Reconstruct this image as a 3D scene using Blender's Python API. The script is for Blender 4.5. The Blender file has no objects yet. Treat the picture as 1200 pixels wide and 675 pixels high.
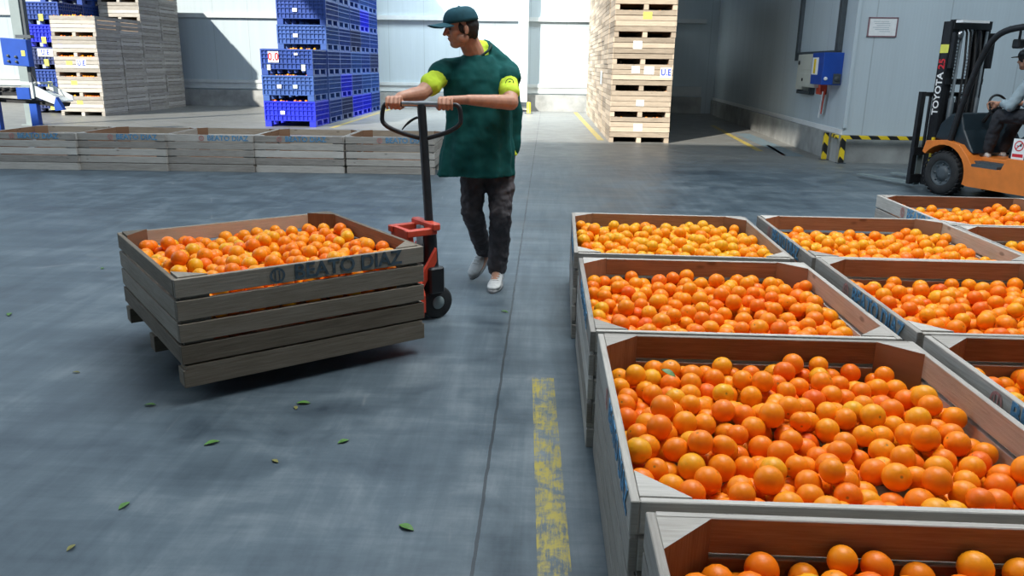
import bpy, math, random
import numpy as np
from mathutils import Vector, Matrix
random.seed(7); RNG = np.random.default_rng(11)
S = bpy.context.scene; COL = S.collection
R = math.radians

# ------------------------------------------------------------------ helpers
class MB:
    """collects boxes, prisms, lathes and tubes and links them as ONE mesh object"""
    def __init__(s): s.v=[]; s.f=[]; s.uv=[]; s.t=[]; s.m=[]; s.sm=[]
    def add(s, vs, fs, uvs=None, tint=0.5, mi=0, smooth=False):
        b=len(s.v); s.v+= [tuple(v) for v in vs]
        for i,f in enumerate(fs):
            s.f.append([b+k for k in f])
            s.uv.append(uvs[i] if uvs else [(vs[k][0]+vs[k][2]*.3, vs[k][1]+vs[k][2]) for k in f])
            s.t.append(tint); s.m.append(mi[i] if isinstance(mi,(list,tuple)) else mi); s.sm.append(smooth)
    def box(s, ctr, d, long=None, tint=None, mi=0, inner=None, rot=None, ch=0.0):
        """chamfered box; long = axis of the grain; inner=(axis,sign,mi) gives one side another material"""
        if tint is None: tint=random.random()
        h=[x/2 for x in d]; long = long if long is not None else max(range(3),key=lambda k:d[k])
        o=(random.random()*40, random.random()*40)
        vs=[];fs=[];ms=[]
        if ch<=0:
            for x in(-1,1):
                for y in(-1,1):
                    for z in(-1,1): vs.append([x*h[0],y*h[1],z*h[2]])
            fs=[[0,1,3,2],[4,6,7,5],[0,4,5,1],[2,3,7,6],[0,2,6,4],[1,5,7,3]]
            nr=[(0,-1),(0,1),(1,-1),(1,1),(2,-1),(2,1)]
        else:
            idx={}
            for x in(-1,1):
                for y in(-1,1):
                    for z in(-1,1):
                        sg=(x,y,z)
                        for a in range(3):
                            p=[sg[k]*(h[k]-(0 if k==a else ch)) for k in range(3)]
                            idx[(sg,a)]=len(vs); vs.append(p)
            nr=[]
            def order(ids,n):
                c0=[sum(vs[i][k] for i in ids)/len(ids) for k in range(3)]
                nv=Vector(n); t=nv.orthogonal().normalized(); b=nv.cross(t)
                return sorted(ids,key=lambda i:math.atan2((Vector(vs[i])-Vector(c0)).dot(b),(Vector(vs[i])-Vector(c0)).dot(t)))
            for a in range(3):
                for sgn in(-1,1):
                    ids=[idx[(sg,a)] for sg in [(x,y,z) for x in(-1,1) for y in(-1,1) for z in(-1,1)] if sg[a]==sgn]
                    n=[0,0,0]; n[a]=sgn; fs.append(order(ids,n)); nr.append((a,sgn))
            for a in range(3):
                b,c=[k for k in range(3) if k!=a]
                for sb in(-1,1):
                    for sc in(-1,1):
                        ids=[]
                        for sa in(-1,1):
                            sg=[0,0,0]; sg[a]=sa; sg[b]=sb; sg[c]=sc; sg=tuple(sg)
                            ids+=[idx[(sg,b)],idx[(sg,c)]]
                        n=[0,0,0]; n[b]=sb; n[c]=sc; fs.append(order(ids,n)); nr.append((9,0))
            for x in(-1,1):
                for y in(-1,1):
                    for z in(-1,1):
                        sg=(x,y,z); fs.append(order([idx[(sg,a)] for a in range(3)],sg)); nr.append((9,0))
        o1,o2=[k for k in range(3) if k!=long]
        uvs=[]
        for f,(a,_) in zip(fs,nr):
            w=o2 if a==o1 else o1
            if a==long: uvs.append([(vs[k][o1]*.3+o[0],vs[k][o2]+o[1]) for k in f])
            else: uvs.append([(vs[k][long]+o[0],vs[k][w]+o[1]) for k in f])
        ms=[inner[2] if inner and (a,g)==(inner[0],inner[1]) else mi for (a,g) in nr]
        if rot is not None: vs=[rot@Vector(v) for v in vs]
        vs=[[v[k]+ctr[k] for k in range(3)] for v in vs]
        s.add(vs,fs,uvs,tint,ms)
    def prism(s, poly, axis, a, b, mi=0, tint=.5, smooth=False):
        """extrude a 2-D polygon along an axis; polygon coords are the other two axes in order"""
        n=len(poly); o=[k for k in range(3) if k!=axis]; vs=[]
        for h in(a,b):
            for p in poly:
                v=[0,0,0]; v[axis]=h; v[o[0]]=p[0]; v[o[1]]=p[1]; vs.append(v)
        fs=[list(range(n))[::-1],list(range(n,2*n))]+[[i,(i+1)%n,n+(i+1)%n,n+i] for i in range(n)]
        area=sum(poly[i][0]*poly[(i+1)%n][1]-poly[(i+1)%n][0]*poly[i][1] for i in range(n))
        if (area>0)==(axis==1): fs=[f[::-1] for f in fs]
        if b<a: fs=[f[::-1] for f in fs]
        s.add(vs,fs,None,tint,mi,smooth)
    def tube(s, pts, r, n=10, mi=0, closed=False, tint=.5, flat=1.0):
        pts=[Vector(p) for p in pts]; m=len(pts); rs=r if isinstance(r,(list,tuple)) else [r]*m
        vs=[]; prev=None
        for i,p in enumerate(pts):
            if closed: t=(pts[(i+1)%m]-pts[i-1])
            else: t=pts[min(i+1,m-1)]-pts[max(i-1,0)]
            t.normalize()
            if prev is None: u=t.orthogonal().normalized()
            else:
                u=prev-t*prev.dot(t); u.normalize()
            prev=u; w=t.cross(u)
            for k in range(n):
                a=2*math.pi*k/n; vs.append(p+(u*math.cos(a)+w*math.sin(a)*flat)*rs[i])
        fs=[]
        for i in range(m if closed else m-1):
            for k in range(n):
                j=(i+1)%m; fs.append([i*n+k,i*n+(k+1)%n,j*n+(k+1)%n,j*n+k])
        s.add(vs,fs,None,tint,mi,True)
        if not closed:
            s.add(vs[:n],[list(range(n))[::-1]],None,tint,mi); s.add(vs[-n:],[list(range(n))],None,tint,mi)
    def lathe(s, prof, n=24, M=None, mi=0, tint=.5, smooth=True):
        """prof: (radius, height) pairs turned round Z, then M applied"""
        M=M or Matrix(); vs=[]
        for (r,h) in prof:
            for k in range(n):
                a=2*math.pi*k/n; vs.append(M@Vector((r*math.cos(a),r*math.sin(a),h)))
        fs=[[i*n+k,i*n+(k+1)%n,(i+1)*n+(k+1)%n,(i+1)*n+k] for i in range(len(prof)-1) for k in range(n)]
        s.add(vs,fs,None,tint,mi,smooth)
    def ell(s, c, r, M=None, n=16, mi=0):
        M=M or Matrix(); vs=[];fs=[]; m=n//2
        for i in range(m+1):
            th=math.pi*i/m
            for k in range(n):
                a=2*math.pi*k/n
                vs.append(Vector(c)+M.to_3x3()@Vector((r[0]*math.sin(th)*math.cos(a),r[1]*math.sin(th)*math.sin(a),r[2]*math.cos(th))))
        for i in range(m):
            for k in range(n):
                fs.append([i*n+k,(i+1)*n+k,(i+1)*n+(k+1)%n,i*n+(k+1)%n])
        s.add(vs,fs,None,.5,mi,True)
    def cap(s, p0, p1, r0, r1=None, n=14, mi=0):
        """tapered limb with round ends"""
        r1=r0 if r1 is None else r1
        p0=Vector(p0);p1=Vector(p1); t=(p1-p0); L=t.length or 1e-6; t/=L
        u=t.orthogonal().normalized(); w=t.cross(u); vs=[];rows=[]
        for j in range(5): a=-math.pi/2+j*math.pi/8; rows.append((r0*math.sin(a),r0*math.cos(a)))
        for j in range(5): a=j*math.pi/8; rows.append((L+r1*math.sin(a),r1*math.cos(a)))
        for h,r in rows:
            for k in range(n):
                a=2*math.pi*k/n; vs.append(p0+t*h+(u*math.cos(a)+w*math.sin(a))*max(r,1e-4))
        fs=[[i*n+k,i*n+(k+1)%n,(i+1)*n+(k+1)%n,(i+1)*n+k] for i in range(len(rows)-1) for k in range(n)]
        s.add(vs,fs,None,.5,mi,True)
    def rings(s, rings, mi=0, cap=True, smooth=True):
        n=len(rings[0]); vs=[v for r in rings for v in r]
        fs=[[i*n+k,i*n+(k+1)%n,(i+1)*n+(k+1)%n,(i+1)*n+k] for i in range(len(rings)-1) for k in range(n)]
        if cap: fs+= [list(range(n))[::-1],[ (len(rings)-1)*n+k for k in range(n)]]
        s.add(vs,fs,None,.5,mi,smooth)
    def mesh(s, name, mats):
        me=bpy.data.meshes.new(name); me.from_pydata(s.v,[],s.f)
        for m in (mats if isinstance(mats,(list,tuple)) else [mats]): me.materials.append(m)
        uv=me.uv_layers.new(name='uv'); uv.data.foreach_set('uv',[c for f in s.uv for p in f for c in p])
        at=me.attributes.new('tint','FLOAT','FACE'); at.data.foreach_set('value',s.t)
        me.polygons.foreach_set('material_index',s.m); me.polygons.foreach_set('use_smooth',s.sm)
        me.update(); return me
    def build(s, name, mats, parent=None):
        return link(name, s.mesh(name,mats), parent)
def link(name, data, parent=None, loc=None):
    o=bpy.data.objects.new(name,data); COL.objects.link(o)
    if parent: o.parent=parent
    if loc: o.location=loc
    return o
def tag(o, label=None, cat=None, group=None, kind=None):
    if label: o['label']=label
    if cat: o['category']=cat
    if group: o['group']=group
    if kind: o['kind']=kind
    return o
def empty(name, loc=(0,0,0), rz=0, label=None, cat=None, group=None):
    o=link(name,None); o.location=loc; o.rotation_euler=(0,0,rz); o.empty_display_size=.1
    return tag(o,label,cat,group)
def copy_tree(o, parent=None):
    c=o.copy(); COL.objects.link(c); c.parent=parent
    for ch in list(KIDS.get(o.name,o.children)): copy_tree(ch,c)
    return c
KIDS={}
def freeze(o):
    KIDS[o.name]=list(o.children)
    for c in KIDS[o.name]: freeze(c)
def struct(o,label=None): o['kind']='structure'; return o
def zup(p0,p1):
    """matrix taking +Z to the direction p0->p1, at p0"""
    d=(Vector(p1)-Vector(p0)).normalized()
    return Matrix.Translation(Vector(p0))@d.to_track_quat('Z','Y').to_matrix().to_4x4()
def text_mb(txt, size, depth=.002, bold=0.0, sp=1.0):
    cu=bpy.data.curves.new('t','FONT'); cu.body=txt; cu.size=size; cu.extrude=depth; cu.offset=bold
    cu.align_x='CENTER'; cu.align_y='CENTER'; cu.resolution_u=3; cu.space_character=sp
    o=bpy.data.objects.new('t',cu); COL.objects.link(o)
    dg=bpy.context.evaluated_depsgraph_get(); me=bpy.data.meshes.new_from_object(o.evaluated_get(dg))
    vs=[v.co.copy() for v in me.vertices]; fs=[list(p.vertices) for p in me.polygons]
    bpy.data.objects.remove(o); bpy.data.curves.remove(cu); bpy.data.meshes.remove(me)
    return vs,fs

# ------------------------------------------------------------------ materials
def nt(name):
    m=bpy.data.materials.new(name); m.use_nodes=True; t=m.node_tree; t.nodes.clear()
    o=t.nodes.new('ShaderNodeOutputMaterial'); b=t.nodes.new('ShaderNodeBsdfPrincipled')
    t.links.new(b.outputs[0],o.inputs[0]); return m,t,b
def N(t,typ,**kw):
    n=t.nodes.new(typ)
    for k,v in kw.items():
        if k in n.inputs: n.inputs[k].default_value=v
        else: setattr(n,k,v)
    return n
def ramp(t,fac,stops):
    r=t.nodes.new('ShaderNodeValToRGB'); t.links.new(fac,r.inputs[0])
    e=r.color_ramp.elements
    while len(e)<len(stops): e.new(.5)
    for i,(p,c) in enumerate(stops):
        e[i].position=p; e[i].color=(*c,1) if len(c)==3 else c
    return r.outputs[0]
def noise(t,vec,scale,detail=4,rough=.55,dist=0):
    n=N(t,'ShaderNodeTexNoise'); n.inputs['Scale'].default_value=scale; n.inputs['Detail'].default_value=detail
    n.inputs['Roughness'].default_value=rough; n.inputs['Distortion'].default_value=dist
    t.links.new(vec,n.inputs['Vector']); return n.outputs[0]
def mapping(t,vec,sc,loc=(0,0,0)):
    n=N(t,'ShaderNodeMapping'); n.inputs['Scale'].default_value=sc; n.inputs['Location'].default_value=loc
    t.links.new(vec,n.inputs[0]); return n.outputs[0]
def mix(t,fac,a,b,mode='MIX'):
    n=N(t,'ShaderNodeMix',data_type='RGBA',blend_type=mode)
    for s,v in ((n.inputs[0],fac),(n.inputs[6],a),(n.inputs[7],b)):
        if isinstance(v,(int,float)): s.default_value=v
        elif isinstance(v,tuple): s.default_value=(*v,1)
        else: t.links.new(v,s)
    return n.outputs[2]
def math_(t,op,a,b=0.0,c=None):
    n=N(t,'ShaderNodeMath',operation=op)
    for i,v in enumerate((a,b,c)):
        if v is None: continue
        if isinstance(v,(int,float)): n.inputs[i].default_value=v
        else: t.links.new(v,n.inputs[i])
    return n.outputs[0]
def bump(t,b,h,strength=.3,dist=.01):
    n=N(t,'ShaderNodeBump'); n.inputs['Strength'].default_value=strength; n.inputs['Distance'].default_value=dist
    t.links.new(h,n.inputs['Height']); t.links.new(n.outputs[0],b.inputs['Normal'])
def plain(name,c,rough=.5,metal=0,var=.12,sc=9,bmp=.0,spec=.5,emit=None):
    m,t,b=nt(name); tc=N(t,'ShaderNodeTexCoord').outputs['Object']
    n=noise(t,tc,sc,5)
    lo=tuple(x*(1-var) for x in c); hi=tuple(min(1,x*(1+var)) for x in c)
    t.links.new(ramp(t,n,[(.3,lo),(.7,hi)]),b.inputs['Base Color'])
    b.inputs['Roughness'].default_value=rough; b.inputs['Metallic'].default_value=metal
    b.inputs['Specular IOR Level'].default_value=spec
    if bmp: bump(t,b,n,bmp)
    if emit: b.inputs['Emission Color'].default_value=(*c,1); b.inputs['Emission Strength'].default_value=emit
    return m
def wood(name,dark,mid,light,rough=.75,knots=.5):
    m,t,b=nt(name); uv=N(t,'ShaderNodeUVMap',uv_map='uv').outputs[0]
    tint=N(t,'ShaderNodeAttribute',attribute_name='tint').outputs['Fac']
    g=noise(t,mapping(t,uv,(3,60,1)),2.0,6,.65,.6)
    g2=noise(t,mapping(t,uv,(1.5,7,1)),2.5,3,.5)
    f=math_(t,'ADD',math_(t,'MULTIPLY',g,.55),math_(t,'ADD',math_(t,'MULTIPLY',tint,.42),math_(t,'MULTIPLY',g2,.3)))
    c=ramp(t,f,[(.3,dark),(.62,mid),(.95,light)])
    v=N(t,'ShaderNodeTexVoronoi'); v.inputs['Scale'].default_value=3.0; t.links.new(mapping(t,uv,(1.0,2.4,1)),v.inputs['Vector'])
    k=ramp(t,v.outputs['Distance'],[(.05,(knots,)*3),(.1,(0,0,0))])
    c=mix(t,k,c,tuple(x*.25 for x in dark))
    t.links.new(c,b.inputs['Base Color']); b.inputs['Roughness'].default_value=rough
    b.inputs['Specular IOR Level'].default_value=.3
    bump(t,b,g,.35,.004); return m
M={}
M['grey']=wood('weathered_wood',(.20,.18,.16),(.40,.37,.33),(.62,.59,.54))
M['old']=wood('old_grey_brown_wood',(.17,.15,.125),(.38,.355,.31),(.62,.59,.53),knots=.4)
M['brown']=wood('dark_brown_wood',(.085,.065,.045),(.19,.155,.115),(.33,.29,.24))  # darker, browner wood for the bin on the pallet jack
M['inside']=wood('inner_wood',(.13,.060,.032),(.26,.145,.085),(.40,.26,.17))
M['inside_lit']=wood('lit_inner_wood',(.22,.17,.12),(.42,.35,.27),(.58,.51,.42))  # right inner boards paler: light from the left put into the colour
M['tan']=wood('pale_pine_wood',(.19,.155,.115),(.40,.33,.25),(.64,.53,.40),knots=.4)
M['tan_in']=wood('pine_inner_wood',(.12,.08,.05),(.25,.17,.1),(.4,.28,.17))
M['ink']=plain('blue_stencil_ink',(.10,.27,.45),.75,var=.55,sc=45)
M['red_ink']=plain('red_stencil_ink',(.45,.20,.18),.75,var=.4,sc=60)
M['old_ink']=plain('faded_dark_ink',(.055,.085,.11),.75,var=.6,sc=30)
M['paper']=plain('white_paper',(.82,.83,.82),.7,var=.05,sc=20)
M['yellow_paper']=plain('yellow_paper',(.75,.75,.12),.7,var=.08,sc=20)
M['blue_ink']=plain('blue_print',(.03,.07,.45),.6)
M['red_print']=plain('red_print',(.6,.02,.03),.6)
M['plastic']=plain('blue_crate_plastic',(.022,.065,.29),.42,var=.15,sc=3)
M['plastic_bright']=plain('bright_blue_crate_plastic',(.015,.03,.62),.38,var=.1,sc=3)
M['plastic_dark']=plain('navy_crate_plastic',(.03,.05,.16),.5,var=.15,sc=3)
M['plastic_mid']=plain('faded_blue_crate_plastic',(.032,.095,.33),.5,var=.15,sc=3)
M['black']=plain('black_paint',(.012,.013,.015),.38,var=.3,sc=14)
M['rubber']=plain('black_rubber',(.016,.017,.018),.75,var=.4,sc=20,bmp=.15)
M['steel']=plain('bare_steel',(.45,.46,.47),.3,1,var=.15,sc=18)
M['red']=plain('red_enamel',(.66,.07,.03),.4,var=.2,sc=10)
M['orange_paint']=plain('orange_enamel',(.72,.20,.03),.4,var=.15,sc=5)
M['dark_teal']=plain('dark_teal_paint',(.008,.018,.025),.45,var=.2)
M['blue_paint']=plain('blue_machine_paint',(.010,.065,.36),.4,var=.12,sc=4)
M['grey_paint']=plain('light_grey_metal',(.50,.54,.54),.45,var=.08,sc=4)
M['post_grey']=plain('mid_grey_post_paint',(.22,.27,.27),.5,var=.08,sc=4)
M['cream']=plain('cream_enamel',(.52,.53,.46),.5,var=.06,sc=4)
M['dark_metal']=plain('dark_grey_metal',(.06,.075,.085),.5,var=.15)
M['yellow']=plain('yellow_paint',(.80,.58,.02),.45,var=.15)
M['white_paint']=plain('white_paint',(.80,.82,.82),.4,var=.05,sc=3)
M['skin']=plain('skin',(.50,.25,.16),.5,var=.14,sc=30)
M['hair']=plain('dark_hair',(.012,.009,.008),.6,var=.4,sc=80)
M['green']=plain('green_cotton',(.006,.080,.075),.85,var=.18,sc=14,bmp=.05,spec=.2)
M['lime']=plain('lime_yellow_cotton',(.60,.80,.04),.8,var=.1,sc=12,bmp=.05)
M['trouser']=plain('charcoal_trousers',(.085,.076,.080),.85,var=.25,sc=12,bmp=.08,spec=.2)
M['cap']=plain('petrol_cap_cloth',(.018,.075,.10),.8,var=.15,sc=30,spec=.2)
M['shoe']=plain('white_shoe_leather',(.62,.62,.60),.5,var=.12,sc=30)
M['sole']=plain('grey_sole',(.30,.30,.30),.7)
M['leaf']=plain('green_leaf',(.08,.20,.03),.5,var=.3,sc=60)
M['dry_leaf']=plain('dry_leaf',(.20,.19,.05),.6,var=.3,sc=60)
M['eye']=plain('eye',(.05,.04,.035),.2)
M['bluegrey_cloth']=plain('light_blue_grey_cloth',(.30,.38,.42),.85,var=.1)
M['navy_cloth']=plain('dark_work_trousers',(.02,.022,.028),.85,var=.2)
M['darkgreen']=plain('dark_green_vest_cloth',(.008,.035,.028),.85,var=.2)
M['clearsheet']=plain('translucent_strip',(.55,.65,.68),.3,var=.2)

def orange_material():
    m,t,b=nt('orange_peel'); a=N(t,'ShaderNodeAttribute',attribute_name='hue').outputs['Fac']
    uvn=N(t,'ShaderNodeAttribute',attribute_name='pole').outputs['Fac']     # 0 at the stalk end, 1 at the other
    c=ramp(t,a,[(0,(.86,.13,.004)),(.35,(.93,.22,.004)),(.75,(.95,.32,.006)),(1,(.88,.42,.012))])
    tc=N(t,'ShaderNodeTexCoord').outputs['Object']
    g=noise(t,tc,22,2); green=math_(t,'MULTIPLY',ramp(t,g,[(.6,(0,0,0)),(.75,(1,1,1))]),ramp(t,a,[(.86,(0,0,0)),(.95,(.55,.55,.55))]))
    c=mix(t,green,c,(.32,.36,.03))
    spot=ramp(t,uvn,[(.0030,(.8,.8,.8)),(.0075,(0,0,0))])
    c=mix(t,spot,c,(.16,.14,.03))
    t.links.new(c,b.inputs['Base Color'])
    b.inputs['Roughness'].default_value=.40; b.inputs['Specular IOR Level'].default_value=.32
    b.inputs['Subsurface Weight'].default_value=0
    bump(t,b,noise(t,tc,420,2),.22,.0012)
    return m
M['orange']=orange_material()

def floor_color(t):
    tc=N(t,'ShaderNodeTexCoord').outputs['Object']
    big=noise(t,tc,.55,4,.6); mid=noise(t,tc,2.6,6,.65,.4); fine=noise(t,tc,26,5,.7)
    streak=noise(t,mapping(t,tc,(.5,7,1)),1.6,6,.7,.5); streak2=noise(t,mapping(t,tc,(9,.6,1)),1.2,5,.7,.6)
    f=math_(t,'ADD',math_(t,'MULTIPLY',mid,.38),math_(t,'ADD',math_(t,'MULTIPLY',big,.3),math_(t,'MULTIPLY',math_(t,'ADD',streak,streak2),.16)))
    c=ramp(t,f,[(.37,(.030,.045,.060)),(.5,(.085,.115,.136)),(.63,(.185,.22,.24))])
    c=mix(t,ramp(t,fine,[(.62,(0,0,0)),(.8,(.5,.5,.5))]),c,(.055,.065,.072))
    # scuffs: thin pale strokes
    sc=N(t,'ShaderNodeTexVoronoi',feature='DISTANCE_TO_EDGE'); sc.inputs['Scale'].default_value=1.1
    t.links.new(mapping(t,tc,(1.0,.45,1),(3,1,0)),sc.inputs['Vector'])
    m1=math_(t,'MULTIPLY',ramp(t,sc.outputs['Distance'],[(.0,(1,1,1)),(.006,(0,0,0))]),ramp(t,noise(t,tc,1.7,3),[(.56,(0,0,0)),(.66,(.35,.35,.35))]))
    c=mix(t,m1,c,(.33,.33,.32))
    # warmer, paler tone beyond the row of empty bins: sunlight put into the colour
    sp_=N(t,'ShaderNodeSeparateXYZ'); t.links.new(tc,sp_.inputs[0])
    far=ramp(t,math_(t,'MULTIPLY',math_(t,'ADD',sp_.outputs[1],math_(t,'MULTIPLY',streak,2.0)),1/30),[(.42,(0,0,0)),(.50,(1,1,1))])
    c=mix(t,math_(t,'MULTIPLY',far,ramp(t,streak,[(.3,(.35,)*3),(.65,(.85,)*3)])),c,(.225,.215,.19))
    # sawn expansion joint running away from the camera at x = -0.19
    sep=N(t,'ShaderNodeSeparateXYZ'); t.links.new(tc,sep.inputs[0])
    wob=math_(t,'MULTIPLY',math_(t,'SUBTRACT',noise(t,tc,7,3),.5),.012)
    dx=math_(t,'ABSOLUTE',math_(t,'ADD',math_(t,'ADD',sep.outputs[0],.19),wob))
    j=math_(t,'MULTIPLY',math_(t,'LESS_THAN',dx,.006),.75)
    dy=math_(t,'ABSOLUTE',math_(t,'SUBTRACT',sep.outputs[1],7.9))
    j2=math_(t,'MULTIPLY',math_(t,'LESS_THAN',dy,.008),.6)
    c=mix(t,math_(t,'MAXIMUM',j,j2),c,(.02,.024,.028))
    return c,mid,fine,tc,sep
def floor_material():
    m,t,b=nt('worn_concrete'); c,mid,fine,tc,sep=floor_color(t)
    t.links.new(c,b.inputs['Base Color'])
    t.links.new(ramp(t,mid,[(.3,(.34,)*3),(.7,(.55,)*3)]),b.inputs['Roughness'])
    b.inputs['Specular IOR Level'].default_value=.5
    bump(t,b,math_(t,'ADD',fine,mid),.12,.004); return m
def paint_line(name,col,wear=.5):
    m,t,b=nt(name); c,mid,fine,tc,sep=floor_color(t)
    w=noise(t,tc,9,6,.75,.3); w2=noise(t,mapping(t,tc,(30,3,1)),3,5,.75)
    k=ramp(t,math_(t,'ADD',math_(t,'MULTIPLY',w,.6),math_(t,'MULTIPLY',w2,.4)),[(wear-.06,(0,0,0)),(wear+.06,(.92,.92,.92))])
    t.links.new(mix(t,k,c,col),b.inputs['Base Color']); b.inputs['Roughness'].default_value=.5
    bump(t,b,math_(t,'ADD',fine,mid),.12,.004); return m
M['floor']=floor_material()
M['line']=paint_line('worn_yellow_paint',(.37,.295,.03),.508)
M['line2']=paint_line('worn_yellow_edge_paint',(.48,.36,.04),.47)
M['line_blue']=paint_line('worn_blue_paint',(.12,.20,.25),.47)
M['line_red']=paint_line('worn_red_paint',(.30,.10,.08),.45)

def wall_material(name,base,seam=1.15,axis=0):
    m,t,b=nt(name); tc=N(t,'ShaderNodeTexCoord').outputs['Object']
    sep=N(t,'ShaderNodeSeparateXYZ'); t.links.new(tc,sep.inputs[0]); x=sep.outputs[axis]
    fr=math_(t,'ABSOLUTE',math_(t,'SUBTRACT',math_(t,'FRACT',math_(t,'MULTIPLY',x,1/seam)),.5))
    s=math_(t,'LESS_THAN',fr,.008)
    n=noise(t,mapping(t,tc,(1.5,1.5,.25)),1.3,4); n2=noise(t,mapping(t,tc,(6,6,.3)),2,4)
    c=ramp(t,math_(t,'ADD',math_(t,'MULTIPLY',n,.6),math_(t,'MULTIPLY',n2,.4)),[(.3,tuple(x*.88 for x in base)),(.7,base)])
    c=mix(t,math_(t,'MULTIPLY',s,.35),c,tuple(x*.35 for x in base))
    t.links.new(c,b.inputs['Base Color']); b.inputs['Roughness'].default_value=.38
    w=N(t,'ShaderNodeTexWave'); w.inputs['Scale'].default_value=6.0; w.bands_direction='XY'[axis]
    t.links.new(tc,w.inputs['Vector']); bump(t,b,w.outputs['Fac'],.06,.01); return m
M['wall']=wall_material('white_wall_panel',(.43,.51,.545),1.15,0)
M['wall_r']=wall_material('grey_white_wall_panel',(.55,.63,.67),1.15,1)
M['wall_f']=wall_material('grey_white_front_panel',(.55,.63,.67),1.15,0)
M['curb']=plain('rough_concrete',(.30,.31,.30),.85,var=.3,sc=2.2,bmp=.3)
M['ceil']=plain('dark_roof_sheet',(.30,.32,.33),.7,var=.1)

def stripes(name,per=.14,axis=0):
    m,t,b=nt(name); tc=N(t,'ShaderNodeTexCoord').outputs['Object']; sep=N(t,'ShaderNodeSeparateXYZ'); t.links.new(tc,sep.inputs[0])
    s=math_(t,'ADD',math_(t,'ADD',sep.outputs[0],sep.outputs[1]),sep.outputs[2])
    k=math_(t,'GREATER_THAN',math_(t,'FRACT',math_(t,'MULTIPLY',s,1/per)),.5)
    t.links.new(mix(t,k,(.015,.015,.015),(.80,.58,.02)),b.inputs['Base Color']); b.inputs['Roughness'].default_value=.45
    return m
M['hazard']=stripes('yellow_black_hazard_paint',.30)

# ------------------------------------------------------------------ the hall
YB=26.9
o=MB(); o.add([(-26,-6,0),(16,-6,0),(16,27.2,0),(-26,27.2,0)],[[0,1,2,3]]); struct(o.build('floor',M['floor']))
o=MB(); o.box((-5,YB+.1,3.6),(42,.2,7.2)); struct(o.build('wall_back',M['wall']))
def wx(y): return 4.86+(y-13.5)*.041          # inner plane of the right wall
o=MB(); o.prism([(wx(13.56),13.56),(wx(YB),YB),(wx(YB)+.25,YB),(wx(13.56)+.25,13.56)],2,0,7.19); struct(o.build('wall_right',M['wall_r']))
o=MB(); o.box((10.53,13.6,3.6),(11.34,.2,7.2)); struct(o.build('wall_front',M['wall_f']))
o=MB(); o.box((-26,20,3.6),(.2,14,7.2)); o.box((-14,-2.25,3.6),(.2,7.5,7.2)); struct(o.build('wall_left',M['wall']))  # unseen; the nearer piece is added to keep side light off front faces
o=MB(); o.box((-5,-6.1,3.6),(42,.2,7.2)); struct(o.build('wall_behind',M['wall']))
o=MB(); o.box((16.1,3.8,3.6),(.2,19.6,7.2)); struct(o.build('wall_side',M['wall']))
# unseen roof: gaps on the left and closed strips shaped to steer sun and sky
o=MB()
o.box((7.4,16.55,7.3),(17.4,21.1,.2)); o.box((-5,0,7.3),(42.2,12.0,.2)); o.box((-14.15,24.6,7.3),(23.7,5.0,.2))
o.box((-8.4,14.05,7.3),(2.6,16.1,.2)); struct(o.build('ceiling',M['ceil']))
# concrete plinths and wall rails
o=MB(); o.box((-10.5,YB-.09,.26),(31,.18,.52)); struct(o.build('baseboard_back',M['curb']))
o=MB(); o.prism([(wx(13.5)-.1,13.4),(wx(YB)-.1,YB-.18),(wx(YB),YB-.18),(wx(13.5),13.5),(wx(13.5),13.4)],2,0,.44); struct(o.build('baseboard_right',M['curb']))
o=MB(); o.box((10.6,13.44,.22),(11.5,.12,.44)); struct(o.build('baseboard_front',M['curb']))
for i,(z,h,d) in enumerate([(2.86,.13,.10),(.80,.10,.08),(.66,.20,.05)]):
    o=MB(); o.box((-8,YB-d/2,z),(26,d,h),tint=.5); struct(o.build('trim_%d'%(i+1),M['grey_paint']))
o=MB(); o.prism([(wx(13.5)-.02,13.5),(wx(YB)-.02,YB),(wx(YB),YB),(wx(13.5),13.5)],2,.44,.52); struct(o.build('trim_4',M['white_paint']))
# corner flashing
o=MB(); o.box((4.875,13.485,3.85),(.06,.06,6.6)); struct(o.build('trim_5',M['wall_f']))
# white steel column with a foot plate and guard
t=empty('steel_column',(-.79,26.45,0),0,'tall white steel column standing against the back wall behind the man','column')
o=MB(); o.box((0,0,3.6),(.10,.26,7.1),ch=.004); o.box((0,-.13,3.6),(.30,.02,7.1)); o.box((0,.13,3.6),(.30,.02,7.1)); o.build('shaft',M['white_paint'],t)
o=MB(); o.box((.1,-.05,.24),(.34,.36,.14)); o.box((0,0,.012),(.42,.42,.024)); o.build('foot_block',M['dark_metal'],t)
t=empty('guard_post',(-.55,25.3,0),0,'short yellow guard post at the foot of the white column','post')
o=MB(); o.lathe([(0,.34),(.05,.34),(.06,.32),(.06,.01),(.10,.01),(.10,0),(0,0)][::-1],16); o.build('post',M['yellow'],t)
o=MB(); o.lathe([(0,.02),(.13,.02),(.13,0)][::-1],16); o.build('base_plate',M['dark_metal'],t)
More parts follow.
